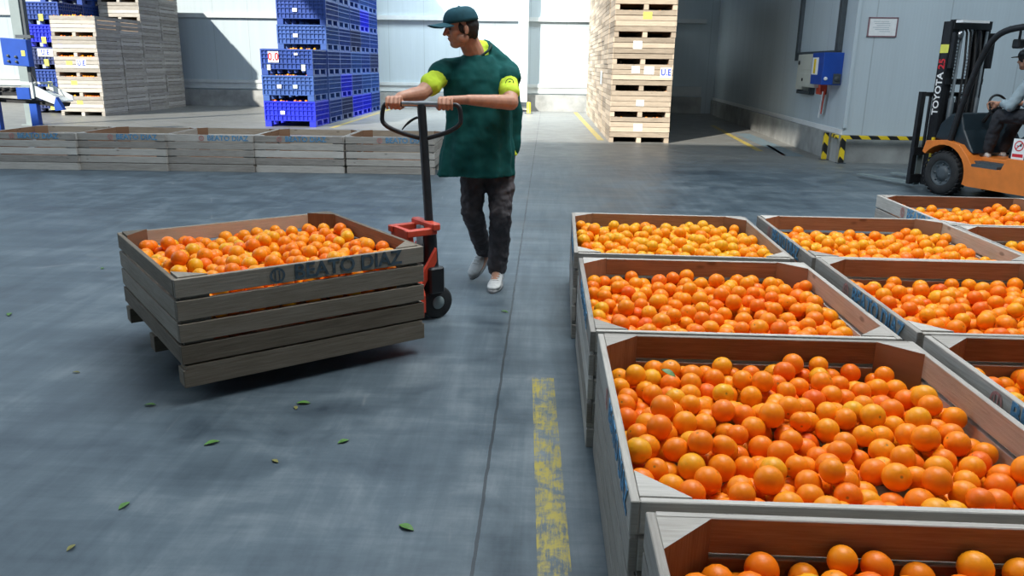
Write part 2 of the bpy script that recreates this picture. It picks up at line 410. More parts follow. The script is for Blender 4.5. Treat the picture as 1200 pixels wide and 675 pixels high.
# painted floor lines
def line(x0,y0,x1,y1,w,mat,label):
    d=Vector((x1-x0,y1-y0,0)); L=d.length; d.normalize(); n=Vector((-d.y,d.x,0))*w/2; k=max(2,int(L/.4))
    vs=[];fs=[]
    for i in range(k+1):
        p=Vector((x0,y0,.002))+d*L*i/k; j=random.uniform(-.006,.006)
        vs+=[p-n*(1+j*2),p+n*(1+j*2)]
    fs=[[2*i,2*i+2,2*i+3,2*i+1] for i in range(k)]
    o=MB(); o.add(vs,fs); o=o.build('floor_marking',mat); tag(o,label,'floor marking',None,'structure')
line(.015,3.66,.085,1.2,.105,M['line'],'worn yellow line painted on the floor beside the orange bins')
line(1.13,16.6,.93,26.4,.13,M['line2'],'yellow line along the left foot of the central crate stack')
line(-4.95,18.5,-5.1,26.3,.12,M['line2'],'yellow line along the right foot of the blue crate stack')
line(4.35,21.5,3.95,15.0,.12,M['line2'],'faded yellow line in the dark aisle')
line(4.55,19.0,4.35,14.2,.34,M['line_blue'],'faded blue floor band beside the hazard rail')
line(4.40,16.2,4.20,14.3,.07,M['line_red'],'faded red floor stripe on the blue band')

# ------------------------------------------------------------------ wooden bins
BW,BL,BH=1.19,1.22,.504
P=BH/5
def bin_text(side_y):
    m=MB(); vs,fs=text_mb('BEATO DIAZ',.098,.0008,.0022)
    # stand on the -X face, reading towards -Y
    def put(v): return (-BW/2-.0025-v.z, side_y-v.x, BH-P/2+.002+v.y*1.0)
    m.add([put(v) for v in vs],fs,None,.5,0)
    # round emblem: ring with two bars, ahead of the words
    cy=side_y+.36; m1=m; m=MB()
    for (r0,r1) in ((.026,.036),):
        k=20; vs=[];
        for i in range(k):
            a=2*math.pi*i/k; vs+=[(-BW/2-.003,cy+r0*math.cos(a),BH-P/2+r0*math.sin(a)),(-BW/2-.003,cy+r1*math.cos(a),BH-P/2+r1*math.sin(a))]
        m.add(vs,[[2*i,2*i+1,(2*i+3)%(2*k),(2*i+2)%(2*k)] for i in range(k)],None,.5,1)
    for dy in(-.010,.010): m.box((-BW/2-.003,cy+dy,BH-P/2),(.001,.006,.05),mi=1)
    return m1,m
def make_bin(outer,inner,seed,ink=True,gap=.012,ch=.0025,shift=-.16):
    random.seed(seed); e=empty('fruit_bin'); T=.022
    ho,hi=M[outer],M[inner]
    def jit(): return random.uniform(-.0018,.0018)
    for sx in(-1,1):        # long sides: five boards, the lowest is the side of the runner
        m=MB()
        for i in range(4):
            g=gap*random.uniform(.7,1.4)
            m.box((sx*(BW/2-T/2)+jit(),0,BH-P*(i+.5)+jit()),(T,BL-.002,P-g),1,None,0,(0,-sx,1),ch=ch)
        m.build('side_panel',[ho,(M['inside_lit'] if sx>0 and inner=='inside' else hi)],e)
    for sy in(-1,1):
        m=MB()
        for i in range(4):
            g=gap*random.uniform(.7,1.4)
            m.box((0,sy*(BL/2-T/2)+jit(),BH-P*(i+.5)+jit()),(BW-2*T-.002,T,P-g),0,None,0,(1,-sy,1),ch=ch)
        m.build('end_panel',[ho,hi],e)
    for sx in(-1,1):
        for sy in(-1,1):
            m=MB(); x=sx*(BW/2-T-.001); y=sy*(BL/2-T-.001); a=.125
            pts=[(x,y),(x-sx*a,y),(x,y-sy*a)]
            m.prism(pts,2,P+.02,BH-.003,0,random.random())
            m.m=[0,0]+[1 if i==1 else 0 for i in range(3)]
            m.uv=[[(m.v[k][2]+sx*3,(m.v[k][0]+m.v[k][1])*1.0+sy) for k in f] if i>1 else [(m.v[k][0],m.v[k][1]+sx) for k in f] for i,f in enumerate(m.f)]
            m.build('corner_post',[ho,hi],e)
    m=MB()
    for i in range(9): m.box((0,(i-4)*(BL-2*T)/9,P+.009),(BW-2*T-.004,(BL-2*T)/9-.008,.018),0,None,1)
    m.build('deck',[ho,hi],e)
    for x in(-(BW/2-.045),0,(BW/2-.045)):
        m=MB(); m.box((x,0,.0405),(.088,BL-.004,.081),1,None,0,ch=ch)
        m.box((x,0,.0905),(.088,BL-.03,.018),1,None,0)
        m.build('skid',[ho,hi],e)
    if ink:
        a_,b_=bin_text(shift); a_.build('stencil_text',M['ink'],e); tag(b_.build('stencil_emblem',[M['ink'],M['red_ink']],e),'faded ring emblem')
    return e
GREY=[make_bin('grey','inside',s,True,.012,.0025,sh) for s,sh in ((1,-.22),(2,-.10),(3,-.27))]
OLD=[make_bin('old','tan_in',s,False,.010,.0,0) for s in (21,22,23)]
TAN=[make_bin('tan','tan_in',s,False,.010,.0,0) for s in (11,12,13,14)]
BROWN=make_bin('brown','inside',5,True,.016,.0025,-.2)
for c_ in BROWN.children:
    if c_.name.startswith('stencil'): c_.data.materials[0]=M['old_ink']; c_.data.materials[-1]=M['old_ink']
for b in GREY+TAN+OLD+[BROWN]: freeze(b)
used=set()
def take(proto):
    if proto.name in used: return copy_tree(proto)
    used.add(proto.name); return proto
def put_bin(proto,x,y,z,rz,label,group,sz=1.0,cat='fruit bin'):
    b=take(proto); b.location=(x,y,z); b.rotation_euler=(0,0,rz); b.scale=(1,1,sz); tag(b,label,cat,group); return b
GN='bins of oranges standing together on the right'
near=[ # x,y,rot,label,variant,fill height drop, zscale
 ('L1',.775,4.86,-1.0,'bin of bright oranges at the far left corner of the group, nearest the man',0,.035,1.0),
 ('L2',.785,3.545,0.0,'bin of oranges second from the back in the left column, behind the big near bin',1,.055,1.0),
 ('L3',.815,2.295,0.2,'large near bin full of oranges, its whole pile in view at right',2,.060,1.0),
 ('L4',.845,1.030,0.0,'bin of oranges cut off by the bottom edge of the photo',0,.045,1.0),
 ('M1',2.035,4.80,-.6,'bin of oranges in the middle column at the back, blue lettered left side',1,.070,1.045),
 ('M2',2.035,3.555,-.3,'bin of oranges in the middle column, second from the back',0,.080,1.045),
 ('M3',2.045,2.31,0.0,'bin of oranges cut off by the right edge, beside the large near bin',2,.080,1.045),
 ('R1',3.235,5.82,-1.2,'farthest bin of oranges at the upper right, in front of the forklift',2,.070,1.045),
 ('R2',3.235,4.575,-1.0,'shaded bin of oranges at the right edge, in front of the farthest one',1,.095,1.045)]
FULL=[]
for n,x,y,r,lab,v,drop,sz in near:
    put_bin(GREY[v],x,y,0,R(r),lab,GN,sz); FULL.append((n,x,y,0,R(r),BH*sz,drop,lab))
JZ=.085; JC=(-1.46,4.05); JR=R(38.5)
put_bin(BROWN,JC[0],JC[1],JZ,JR+R(90),'wooden bin of oranges raised on the red pallet jack',None); FULL.append(('J',JC[0],JC[1],JZ,JR+R(90),BH,.045,'bin on the pallet jack'))
rowlab=['leftmost empty bin of the long row, cut off by the frame','second empty bin from the left in the long row','middle empty bin of the long row','empty bin of the row standing before the blue crates','rightmost empty bin of the long row, behind the pallet jack handle']
for i,(x,y,r) in enumerate([(-6.99,11.26,.6),(-5.785,11.33,.9),(-4.60,11.385,.9),(-3.375,11.44,.9),(-2.13,11.49,.9)]):
    put_bin(GREY[(i*2+1)%3],x,y,0,R(90+r),rowlab[i],'empty wooden bins in a row on the floor',1.0)
# stacks
lay=['bottom','second','third','fourth','fifth','sixth','seventh','eighth','ninth']
def sticker(parent,x,y,z,w,h,mat,name='paper_tag',txt=None,tcol='blue_ink',tsize=None,face=0):
    """flat label on the -Y face (face 0) or the -X face (face 1)"""
    m=MB(); 
    if face==0: m.box((x,y,z),(w,.003,h))
    else: m.box((x,y,z),(.003,w,h))
    o=m.build(name,mat,parent)
    if txt:
        vs,fs=text_mb(txt,tsize or h*.9,.0008,.0055,1.08); t=MB(); t.add([(x+v.x,y-.0022-v.z,z+v.y*1.25) for v in vs],fs)
        t.build('printed_letters',M[tcol],o)
    return o
CX,CY=1.855,16.25+BL/2
for k in range(8):
    for L in range(9):
        y=CY+k*(BL+.012)
        where='front of the central wooden stack' if k==0 else 'column %s from the front of the central wooden stack'%['','second','third','fourth','fifth','sixth','seventh','eighth'][k]
        b=put_bin(TAN[(k*3+L*5)%4],CX+random.uniform(-.012,.012),y,L*BH,R(random.uniform(-.5,.5)),
            'pine fruit bin, %s layer, %s'%(lay[L],where),'wooden bins of the tall central stack')
        if k==0:
            fy=-BL/2-.003
            if L==0: sticker(b,-.03,fy,.30,.17,.14,M['paper'])
            if L==1: sticker(b,-.01,fy,.27,.15,.12,M['paper'])
            if L==2:
                sticker(b,-.13,fy,.40,.16,.13,M['paper']); sticker(b,.13,fy,.39,.19,.15,M['paper'])
                sticker(b,.46,fy,.35,.22,.19,M['paper'],'sign_card','U.E','blue_ink',.13)
            if L==3: sticker(b,-.12,fy,.36,.17,.15,M['paper'])
            if L==4: sticker(b,.03,fy,.40,.17,.13,M['yellow_paper'])
        if k==2 and L==2: sticker(b,-BW/2-.003,0,.2,.5,.3,M['clearsheet'],face=1)
SX,SY=-12.26,21.07+BL/2
for k in range(4):
    for L in range(5 if k<2 else 7):
        y=SY+k*(BL+.05); dx=-.02*k
        where='front column of the left wooden stack' if k==0 else '%s column of the left wooden stack'%['','second','third','rearmost'][k]
        b=put_bin(OLD[(k+L*2)%3],SX+dx+random.uniform(-.012,.012),y,L*BH,R(random.uniform(-.5,.5)),
            'pine fruit bin, %s layer, %s'%(lay[L],where),'wooden bins of the left stack')
        if k==0:
            fy=-BL/2-.003
            if L in(0,1,2): sticker(b,[-.05,-.15,-.2][L],fy,.34,.16,.10,M['yellow_paper'])
            if L==2: sticker(b,.12,fy,.33,.26,.20,M['paper'],'sign_card','U.E','blue_ink',.14)

# ------------------------------------------------------------------ blue plastic crates
CW,CL,CH=1.2,1.2,.58
def make_crate(mat):
    e=empty('plastic_crate'); m=MB(); w,l=CW-.06,CL-.06; z0=.13
    for sx in(-1,1): m.box((sx*(w/2-.01),0,(z0+CH)/2),(.02,l,CH-z0))
    for sy in(-1,1): m.box((0,sy*(l/2-.01),(z0+CH)/2),(w-.04,.02,CH-z0))
    m.box((0,0,z0+.01),(w-.04,l-.04,.02))
    m.build('shell',mat,e)
    m=MB()
    for z in(z0+.012,.26,.38,.47,CH-.02):
        h=.035 if z>CH-.03 else .016
        for sx in(-1,1): m.box((sx*(CW/2-.015),0,z),(.03,CL,h))
        for sy in(-1,1): m.box((0,sy*(CL/2-.015),z),(CW-.06,.03,h))
    n=13
    for i in range(n):
        p=-CW/2+.008+i*(CW-.016)/(n-1); wd=.03 if i in(0,n-1) else .012
        for sy in(-1,1): m.box((p if abs(p)<CW/2-.02 else p*(1-.012),sy*(CL/2-.017),(z0+CH)/2),(wd,.026,CH-z0-.04))
        for sx in(-1,1): m.box((sx*(CW/2-.017),p if abs(p)<CW/2-.02 else p*(1-.012),(z0+CH)/2),(.026,wd,CH-z0-.04))
    m.build('ribs',mat,e)
    for x in(-.52,.52):
        m=MB(); 
        for y in(-.52,0,.52): m.box((x,y,z0/2),(.15,.15,z0),ch=.004)
        m.box((x,0,.012),(.13,CL-.1,.024)); m.build('foot_rail',mat,e)
    return e
CR={k:make_crate(M[k]) for k in('plastic','plastic_bright','plastic_dark','plastic_mid')}
for c in CR.values(): freeze(c)
def put_crate(kind,x,y,z,label,group):
    c=take(CR[kind]); c.location=(x,y,z); tag(c,label,'plastic crate',group); return c
BX,BY=-5.945,18.64+CL/2
pal=[['plastic_bright','plastic_mid','plastic'],['plastic','plastic_mid','plastic','plastic_mid','plastic','plastic_mid'],['plastic_dark','plastic_bright','plastic','plastic','plastic_mid','plastic'],
     ['plastic_bright','plastic','plastic_mid','plastic_dark','plastic','plastic'],['plastic_bright','plastic_mid','plastic','plastic','plastic_bright','plastic_mid'],['plastic','plastic_mid','plastic_dark','plastic','plastic','plastic']]
cname={'plastic':'blue','plastic_bright':'bright blue','plastic_dark':'navy blue','plastic_mid':'faded blue'}
for k in range(6):
    for L in range(3 if k==0 else 8):
        kd=pal[k][L%6]
        c=put_crate(kd,BX+(0 if k==0 else .02)+random.uniform(-.01,.01),BY+k*(CL+.01),L*CH,'%s plastic crate, %s layer, %s of the blue stack'%(cname[kd],lay[L],'front row' if k==0 else '%s row'%['','second','third','fourth','fifth','rear'][k]),'blue crates of the central blue stack')
        fy=-CL/2-.003
        if k==0:
            if L==2: sticker(c,-.30,fy,.40,.24,.24,M['paper'],'sign_card','0.0','red_print',.19); sticker(c,-.42,fy,.17,.08,.12,M['clearsheet']); sticker(c,.38,fy,.17,.09,.14,M['clearsheet']); sticker(c,.22,fy,.47,.08,.05,M['paper'])
            if L==1: sticker(c,-.20,fy,.33,.10,.08,M['paper']); sticker(c,.17,fy,.33,.10,.08,M['clearsheet'])
            if L==0: sticker(c,-.17,fy,.32,.10,.08,M['paper'])
        if k==1 and L>=3: sticker(c,-.15,fy,.33,.11,.08,M['paper'])
LX=-13.62
for L in range(5):
    kd=['plastic_dark','plastic','plastic_dark','plastic_bright','plastic'][L]
    c=put_crate(kd,LX+random.uniform(-.01,.01),22.4,L*CH,'%s plastic crate, %s layer, in the stack behind the grey post at far left'%(cname[kd],lay[L]),'blue crates of the far left stack')
    sticker(c,.10,-CL/2-.003,.18,.12,.17,M['yellow_paper'])
    if L==2: sticker(c,.10,-CL/2-.003,.44,.42,.20,M['paper'],'sign_card','U.E','blue_ink',.15)
    if L==1: sticker(c,.42,-CL/2-.003,.42,.22,.09,M['paper'])
for k in range(1,4):
    for L in range(6):
        put_crate('plastic',LX,22.4+k*1.21,L*CH,'blue plastic crate, %s layer, %s row behind the grey post'%(lay[L],['','second','third','rear'][k]),'blue crates of the far left stack')

# ------------------------------------------------------------------ oranges
CAMLOC=Vector((0,0,1.4888)); CF=933.3
cr=Vector((0.99897373,0.04310312,0.01391458)); cu_=Vector((-0.02507131,0.27036953,0.96243013)); cf=Vector((-0.03772166,0.96179127,-0.27117271))
cr_=np.array(cr); cuv=np.array(cu_); cfv=np.array(cf)
def pack(n,w,l,zb,seed,cut=.14):
    """drop n balls into a w x l box, each rolling to a low spot"""
    rg=np.random.default_rng(seed); C=np.zeros((0,4))
    for i in range(n):
        r=rg.uniform(.0345,.0405) if rg.random()>.12 else rg.uniform(.030,.043)
        def clampxy(xy):
            xy[:,0]=np.clip(xy[:,0],-w/2+r,w/2-r); xy[:,1]=np.clip(xy[:,1],-l/2+r,l/2-r)
            # corner posts
            s=np.abs(xy[:,0])/1+np.abs(xy[:,1])/1; lim=w/2+l/2-cut-r*1.42
            ex=np.maximum(0,s-lim)/2; xy[:,0]-=np.sign(xy[:,0])*ex; xy[:,1]-=np.sign(xy[:,1])*ex
            return xy
        def hgt(xy):
            if len(C)==0: return np.full(len(xy),zb+r)
            d2=(xy[:,None,0]-C[None,:,0])**2+(xy[:,None,1]-C[None,:,1])**2; s=(C[None,:,3]+r)*.985
            h=np.where(d2<s*s,C[None,:,2]+np.sqrt(np.maximum(s*s-d2,0)),zb+r)
            return np.maximum(h.max(1),zb+r)
        xy=clampxy(rg.uniform([-w/2,-l/2],[w/2,l/2],(5,2))); h=hgt(xy); b=xy[h.argmin()].copy(); hb=h.min()
        for st in (.04,.03,.02,.012,.006):
            for _ in range(2):
                a=rg.uniform(0,2*math.pi,10); c=clampxy(b+np.stack([np.cos(a),np.sin(a)],1)*st); h=hgt(c)
                if h.min()<hb-1e-5: hb=h.min(); b=c[h.argmin()].copy()
        C=np.vstack([C,[b[0],b[1],hb,r]])
    return C
allb=[]
PACKS={}
for idx,(n,x,y,z0,rz,top,drop,lab) in enumerate(FULL):
    C=pack(560,BW-.05,BL-.05,0.0,100+idx)
    hi=np.sort(C[:,2]+C[:,3])[-25]                # level of the heap's highest fruit
    C[:,2]+= top-drop+.012-hi
    # gentle heap
    C[:,2]+= .018*np.cos(C[:,0]/BW*2.6)*np.cos(C[:,1]/BL*2.6)-.012
    vis=np.ones(len(C),bool)
    for i in range(len(C)):                      # hidden under others: leave out
        d=np.hypot(C[:,0]-C[i,0],C[:,1]-C[i,1]); ab=(C[:,2]>C[i,2]+.045)&(d<.06)
        if ab.sum()>=3: vis[i]=False
    if n=='J': vis[:]=True; vis&=(C[:,2]>top-.33)
    C=C[vis]; c,s=math.cos(rz),math.sin(rz)
    for q in C: allb.append((x+c*q[0]-s*q[1], y+s*q[0]+c*q[1], z0+q[2], q[3], idx))
allb=np.array(allb)
d=allb[:,:3]-np.array(CAMLOC); zc=d@cfv; px=600+CF*(d@cr_)/zc; py=337.5-CF*(d@cuv)/zc
infr=(px>-5)&(px<1205)&(py>0)&(py<680)&(zc>.3)
ontop=np.ones(len(allb),bool)
for i in np.where(infr & (zc<3.6))[0]:
    dd=np.hypot(allb[:,0]-allb[i,0],allb[:,1]-allb[i,1]); 
    # covered from above or hidden by fruit in front of it, as seen along the view
    v=-d[i]/np.linalg.norm(d[i]); rel=allb[:,:3]-allb[i,:3]; al=rel@v; pr=np.linalg.norm(rel-al[:,None]*v,axis=1)
    if ((al>.02)&(al<.4)&(pr<.028)).any(): ontop[i]=False
order=[i for i in np.argsort(-allb[:,3]/zc) if infr[i] and ontop[i] and zc[i]<3.6]
order=[i for i in order if allb[i,4] in (2,3,6,1,5)][:300]
chosen=set(order)
def orange_geo(nu,nv):
    vs=[];fs=[];pole=[]
    for i in range(nv+1):
        th=math.pi*i/nv; 
        r=1-.07*math.exp(-(th/.16)**2)-.03*math.exp(-((math.pi-th)/.2)**2)
        for k in range(nu):
            a=2*math.pi*k/nu; vs.append((r*math.sin(th)*math.cos(a),r*math.sin(th)*math.sin(a),.95*r*math.cos(th))); pole.append((1-math.cos(th))/2)
    for i in range(nv):
        for k in range(nu): fs.append((i*nu+k,(i+1)*nu+k,(i+1)*nu+(k+1)%nu,i*nu+(k+1)%nu))
    return np.array(vs),np.array(fs),np.array(pole)
def orange_mesh(name,V,F,hue,pole):
    me=bpy.data.meshes.new(name); me.vertices.add(len(V)); me.vertices.foreach_set('co',V.ravel())
    me.loops.add(F.size); me.loops.foreach_set('vertex_index',F.ravel().astype(np.int32))
    me.polygons.add(len(F)); me.polygons.foreach_set('loop_start',np.arange(0,F.size,4,dtype=np.int32)); me.polygons.foreach_set('loop_total',np.full(len(F),4,dtype=np.int32))
    me.polygons.foreach_set('use_smooth',np.ones(len(F),bool))
    a=me.attributes.new('hue','FLOAT','POINT'); a.data.foreach_set('value',hue.astype(np.float32))
    a=me.attributes.new('pole','FLOAT','POINT'); a.data.foreach_set('value',pole.astype(np.float32))
    me.materials.append(M['orange']); me.update(); me.validate(); return me
V,F,Pp=orange_geo(22,14)
omesh=[orange_mesh('orange',V*.037,F,np.full(len(V),h),Pp) for h in np.linspace(.0,1,14)]
def rndrot(rg):
    # stalk end mostly tucked away or up at random
    return Matrix.Rotation(rg.uniform(0,6.28),4,'Z')@Matrix.Rotation(math.acos(rg.uniform(-1,1)),4,'X')@Matrix.Rotation(rg.uniform(0,6.28),4,'Z')
rg=np.random.default_rng(5)
olab={2:('orange lying in the pile of the large near bin','oranges in the large near bin'),3:('orange in the bin cut off by the bottom edge of the photo','oranges in the bottom bin'),
 6:('orange in the middle column bin cut off by the right edge','oranges in the right edge bin'),1:('orange in the bin just behind the large near bin','oranges in the second bin of the left column'),5:('orange in the middle bin of the middle column','oranges in the middle bin of the middle column')}
def hue_of(rg,idx): return float(np.clip(rg.normal({0:.85,4:.68,7:.55,8:.5,9:.62}.get(int(idx),.50),.23),0,1))
for i in order:
    x,y,z,r,idx=allb[i]; h=hue_of(rg,idx)
    o=link('orange',omesh[int(round(h*13))]); Mx=rndrot(rg); o.rotation_euler=Mx.to_euler(); o.location=(x,y,z); o.scale=(r/.037,)*3
    tag(o,olab[int(idx)][0],'orange',olab[int(idx)][1])
# the rest of the fruit, smaller in the picture, as one mass
V2,F2,P2=orange_geo(14,9); LV=[];LF=[];LH=[];LP=[]; b=0
rest=[tuple(allb[i]) for i in range(len(allb)) if i not in chosen]
for k in range(5):     # fruit showing in the fork gaps of the stacks
    for j in range(15):
        rest.append((SX-.5+j*.071,SY-BL/2+.07+random.uniform(0,.03),k*BH+BH-.02+random.uniform(-.02,.02),.036,7))
        rest.append((CX-.5+j*.071,CY-BL/2+.07+random.uniform(0,.03),k*BH+BH-.05+random.uniform(-.02,.02),.036,7))
for L in range(1,3):
    for j in range(14): rest.append((BX-.42+j*.065,BY-CL/2+.1+random.uniform(0,.04),L*CH-.02+random.uniform(-.03,.02),.036,7))
for j in range(12): rest.append((BX-.42+j*.065,BY-CL/2+CL+.09,3*CH-.01+random.uniform(-.03,.03),.038,0))
for x,y,z,r,idx in rest:
    Rm=np.array(rndrot(rg).to_3x3()); LV.append(V2@Rm.T*r+[x,y,z]); LF.append(F2+b); b+=len(V2); LH.append(np.full(len(V2),hue_of(rg,idx))); LP.append(P2)
o=link('oranges',orange_mesh('oranges',np.vstack(LV),np.vstack(LF),np.concatenate(LH),np.concatenate(LP)))
tag(o,'mass of oranges heaped in the farther bins and on the pallet jack','oranges',None,'stuff')

# leaves
def leaf_mesh(mat,s):
    vs=[];fs=[]; n=8
    for i in range(n+1):
        t=i/n; w=.22*math.sin(math.pi*t)**.8; z=.10*math.sin(math.pi*t)
        vs+=[(t-.5,-w,z+.06*w),(t-.5,0,z-.03),(t-.5,w,z+.06*w)]
    for i in range(n):
        fs+=[[3*i,3*i+3,3*i+4,3*i+1],[3*i+1,3*i+4,3*i+5,3*i+2]]
    lo=[(v[0]*s,v[1]*s,v[2]*s) for v in vs]; hi=[(v[0]*s,v[1]*s,v[2]*s+.0008) for v in vs]
    m=MB(); m.add(lo,[f[::-1] for f in fs],smooth=True); m.add(hi,fs,smooth=True); return m.mesh('leaf',mat)
LM=[leaf_mesh(M['leaf'],.055),leaf_mesh(M['dry_leaf'],.05)]
spots=[(-2.27,3.55,'left of the bin on the pallet jack, nearest to it'),(-3.22,5.52,'at the far left edge, above the bin on the jack'),(-1.31,2.86,'just below the near corner of the bin on the jack'),(-1.01,2.73,'below the middle of the bin on the jack'),(-1.42,2.38,'at lower left on the open floor'),
(-1.06,3.27,'closest under the long side of the bin on the jack'),(-1.08,3.22,'second under the long side of the bin on the jack'),(-.79,2.91,'midway between the jack bin and the yellow line'),(-.43,2.31,'near the floor joint at the bottom'),(-1.46,2.13,'lowest leaf at lower left'),(-1.73,3.2,'between the bin on the jack and the lower left'),(-3.18,4.41,'at the left edge of the photo'),(-3.08,7.26,'beyond the bin on the jack'),(-.23,4.72,'at the feet of the walking man')]
for i,(x,y,w) in enumerate(spots):
    o=link('fallen_leaf',LM[i%3==0]); o.location=(x,y,.003); o.rotation_euler=(0,0,i*1.9); o.scale=(.75+.2*(i%3),)*3
    tag(o,'small leaf on the floor '+w,'leaf','leaves fallen on the floor')
o=link('leaf',LM[0]); o.location=(.44,2.57,.475); o.rotation_euler=(.3,.3,-.5); tag(o,'green leaf lying on the oranges of the large near bin','leaf')
# splinter sticking off the rim
# ------------------------------------------------------------------ pallet jack
JO=Vector((-.85,4.52,0)); ja=R(218.5)
t=empty('pallet_jack',JO,ja,'red pallet jack with black tiller carrying the bin of oranges','pallet jack')
for sy in(-1,1):
    m=MB(); m.prism([(-.02,.085),(-.02,.165),(1.12,.165),(1.20,.14),(1.20,.11),(1.12,.10)],1,sy*.19-.075,sy*.19+.075); f=m.build('fork',M['red'],t)
    m=MB(); m.lathe([(0,-.05),(.038,-.05),(.04,-.045),(.04,.045),(.038,.05),(0,.05)],18,Matrix.Translation((1.02,sy*.19,.041))@Matrix.Rotation(R(90),4,'X')); m.build('load_roller',M['rubber'],f)
m=MB()
m.prism([(-.24,.10),(-.24,.20),(-.12,.44),(-.10,.555),(.10,.555),(.12,.44),(.24,.20),(.24,.10)],0,-.045,-.015)
m.box((-.10,-.10,.54),(.20,.04,.04),ch=.005); m.box((-.10,.10,.54),(.20,.04,.04),ch=.005)
m.box((-.19,0,.565),(.055,.26,.045),ch=.008)
m.prism([(-.19,.36),(-.19,.44),(-.03,.20),(-.03,.10)],1,-.125,-.10); m.prism([(-.19,.36),(-.19,.44),(-.03,.20),(-.03,.10)],1,.10,.125)
m.build('frame',M['red'],t)
m=MB(); m.lathe([(0,.12),(.07,.12),(.075,.14),(.075,.30),(.05,.32),(.05,.44),(.03,.45),(.03,.56),(0,.56)],20,Matrix.Translation((-.16,0,0))); m.box((-.16,0,.17),(.2,.14,.09),ch=.01); m.build('pump',M['dark_metal'],t)
for sy in(-1,1):
    m=MB(); m.lathe([(.03,-.028),(.085,-.028),(.10,-.02),(.10,.02),(.085,.028),(.03,.028)],26,Matrix.Translation((-.205,sy*.085,.101))@Matrix.Rotation(R(90),4,'X')); w=m.build('steering_wheel_roller',M['rubber'],t)
    m=MB(); m.lathe([(0,-.032),(.038,-.032),(.042,-.025),(.042,.025),(.038,.032),(0,.032)],20,Matrix.Translation((-.205,sy*.085,.101))@Matrix.Rotation(R(90),4,'X')); m.build('hub',M['post_grey'],w)
Wi=Matrix.Translation(JO)@Matrix.Rotation(ja,4,'Z'); Wi=Wi.inverted()
def L_(p): return Wi@Vector(p)
tb=Vector((-.655,4.56,.28)); tt=Vector((-.74,4.80,1.245))
m=MB(); m.tube([L_(tb+(tt-tb)*k) for k in(0,.30)],.040,14,flat=1.0); m.tube([L_(tb+(tt-tb)*k) for k in(.29,1.0)],.026,14); m.box(tuple(L_(tb+Vector((0,0,-.03)))),(.10,.13,.16),ch=.01); m.build('tiller',M['black'],t)
hb=tb+(tt-tb)*.80
pts=[]
def bez(a,b,c,n=8): return [(a*(1-s)**2+b*2*s*(1-s)+c*s*s) for s in [i/n for i in range(n)]]
gl,gr=Vector((-.945,4.80,1.25)),Vector((-.535,4.80,1.25))
loop=[gl+(gr-gl)*k/6 for k in range(6)]+bez(gr,gr+Vector((.03,0,0)),gr+Vector((.03,-.01,-.09)),5)+bez(gr+Vector((.03,-.01,-.09)),gr+Vector((.03,-.02,-.15)),hb,8)
lft=bez(gl,gl+Vector((-.03,0,0)),gl+Vector((-.03,-.01,-.09)),5)+bez(gl+Vector((-.03,-.01,-.09)),gl+Vector((-.03,-.02,-.15)),hb,8)
loop=loop+[hb]+lft[::-1][:-1]
m=MB(); m.tube([L_(p) for p in loop],.0135,10,closed=True); m.build('handle_loop',M['black'],t)
m=MB(); m.tube([L_(gl+(gr-gl)*.22),L_(gl+(gr-gl)*.82)],.0165,12); m.build('crossbar',M['steel'],t)
m=MB(); m.tube([L_(p) for p in bez(tt+Vector((-.02,-.02,-.07)),tt+Vector((-.08,-.03,-.09)),tt+Vector((-.125,-.03,-.16)),8)],[.010]*5+[.008,.006,.004],8,flat=.6); m.build('release_lever',M['black'],t)

# ------------------------------------------------------------------ people helper
def organic(name,m,mat,parent,vox,smooth=6,disp=None):
    o=m.build(name,mat,parent)
    r=o.modifiers.new('join','REMESH'); r.mode='VOXEL'; r.voxel_size=vox; r.use_smooth_shade=True
    s=o.modifiers.new('soft','SMOOTH'); s.factor=.6; s.iterations=smooth
    if disp:
        tx=bpy.data.textures.new('folds','CLOUDS'); tx.noise_scale=disp[0]; tx.noise_depth=2
        d_=o.modifiers.new('folds','DISPLACE'); d_.texture=tx; d_.strength=disp[1]; d_.mid_level=.5; d_.texture_coords='GLOBAL' if len(disp)<3 else 'OBJECT'
        if len(disp)>2: d_.texture_coords_object=disp[2]
    return o
def chain(m,pts,rs,n=14):
    for i in range(len(pts)-1): m.cap(pts[i],pts[i+1],rs[i],rs[i+1],n)
def oval(c,ax,ay,rx,ry,n=28,fold=0,ph=0,k=9):
    c=Vector(c); return [c+Vector(ax)*rx*math.cos(a)*(1+fold*math.sin(k*a+ph))+Vector(ay)*ry*math.sin(a)*(1+fold*math.sin(k*a+ph)) for a in [2*math.pi*i/n for i in range(n)]]
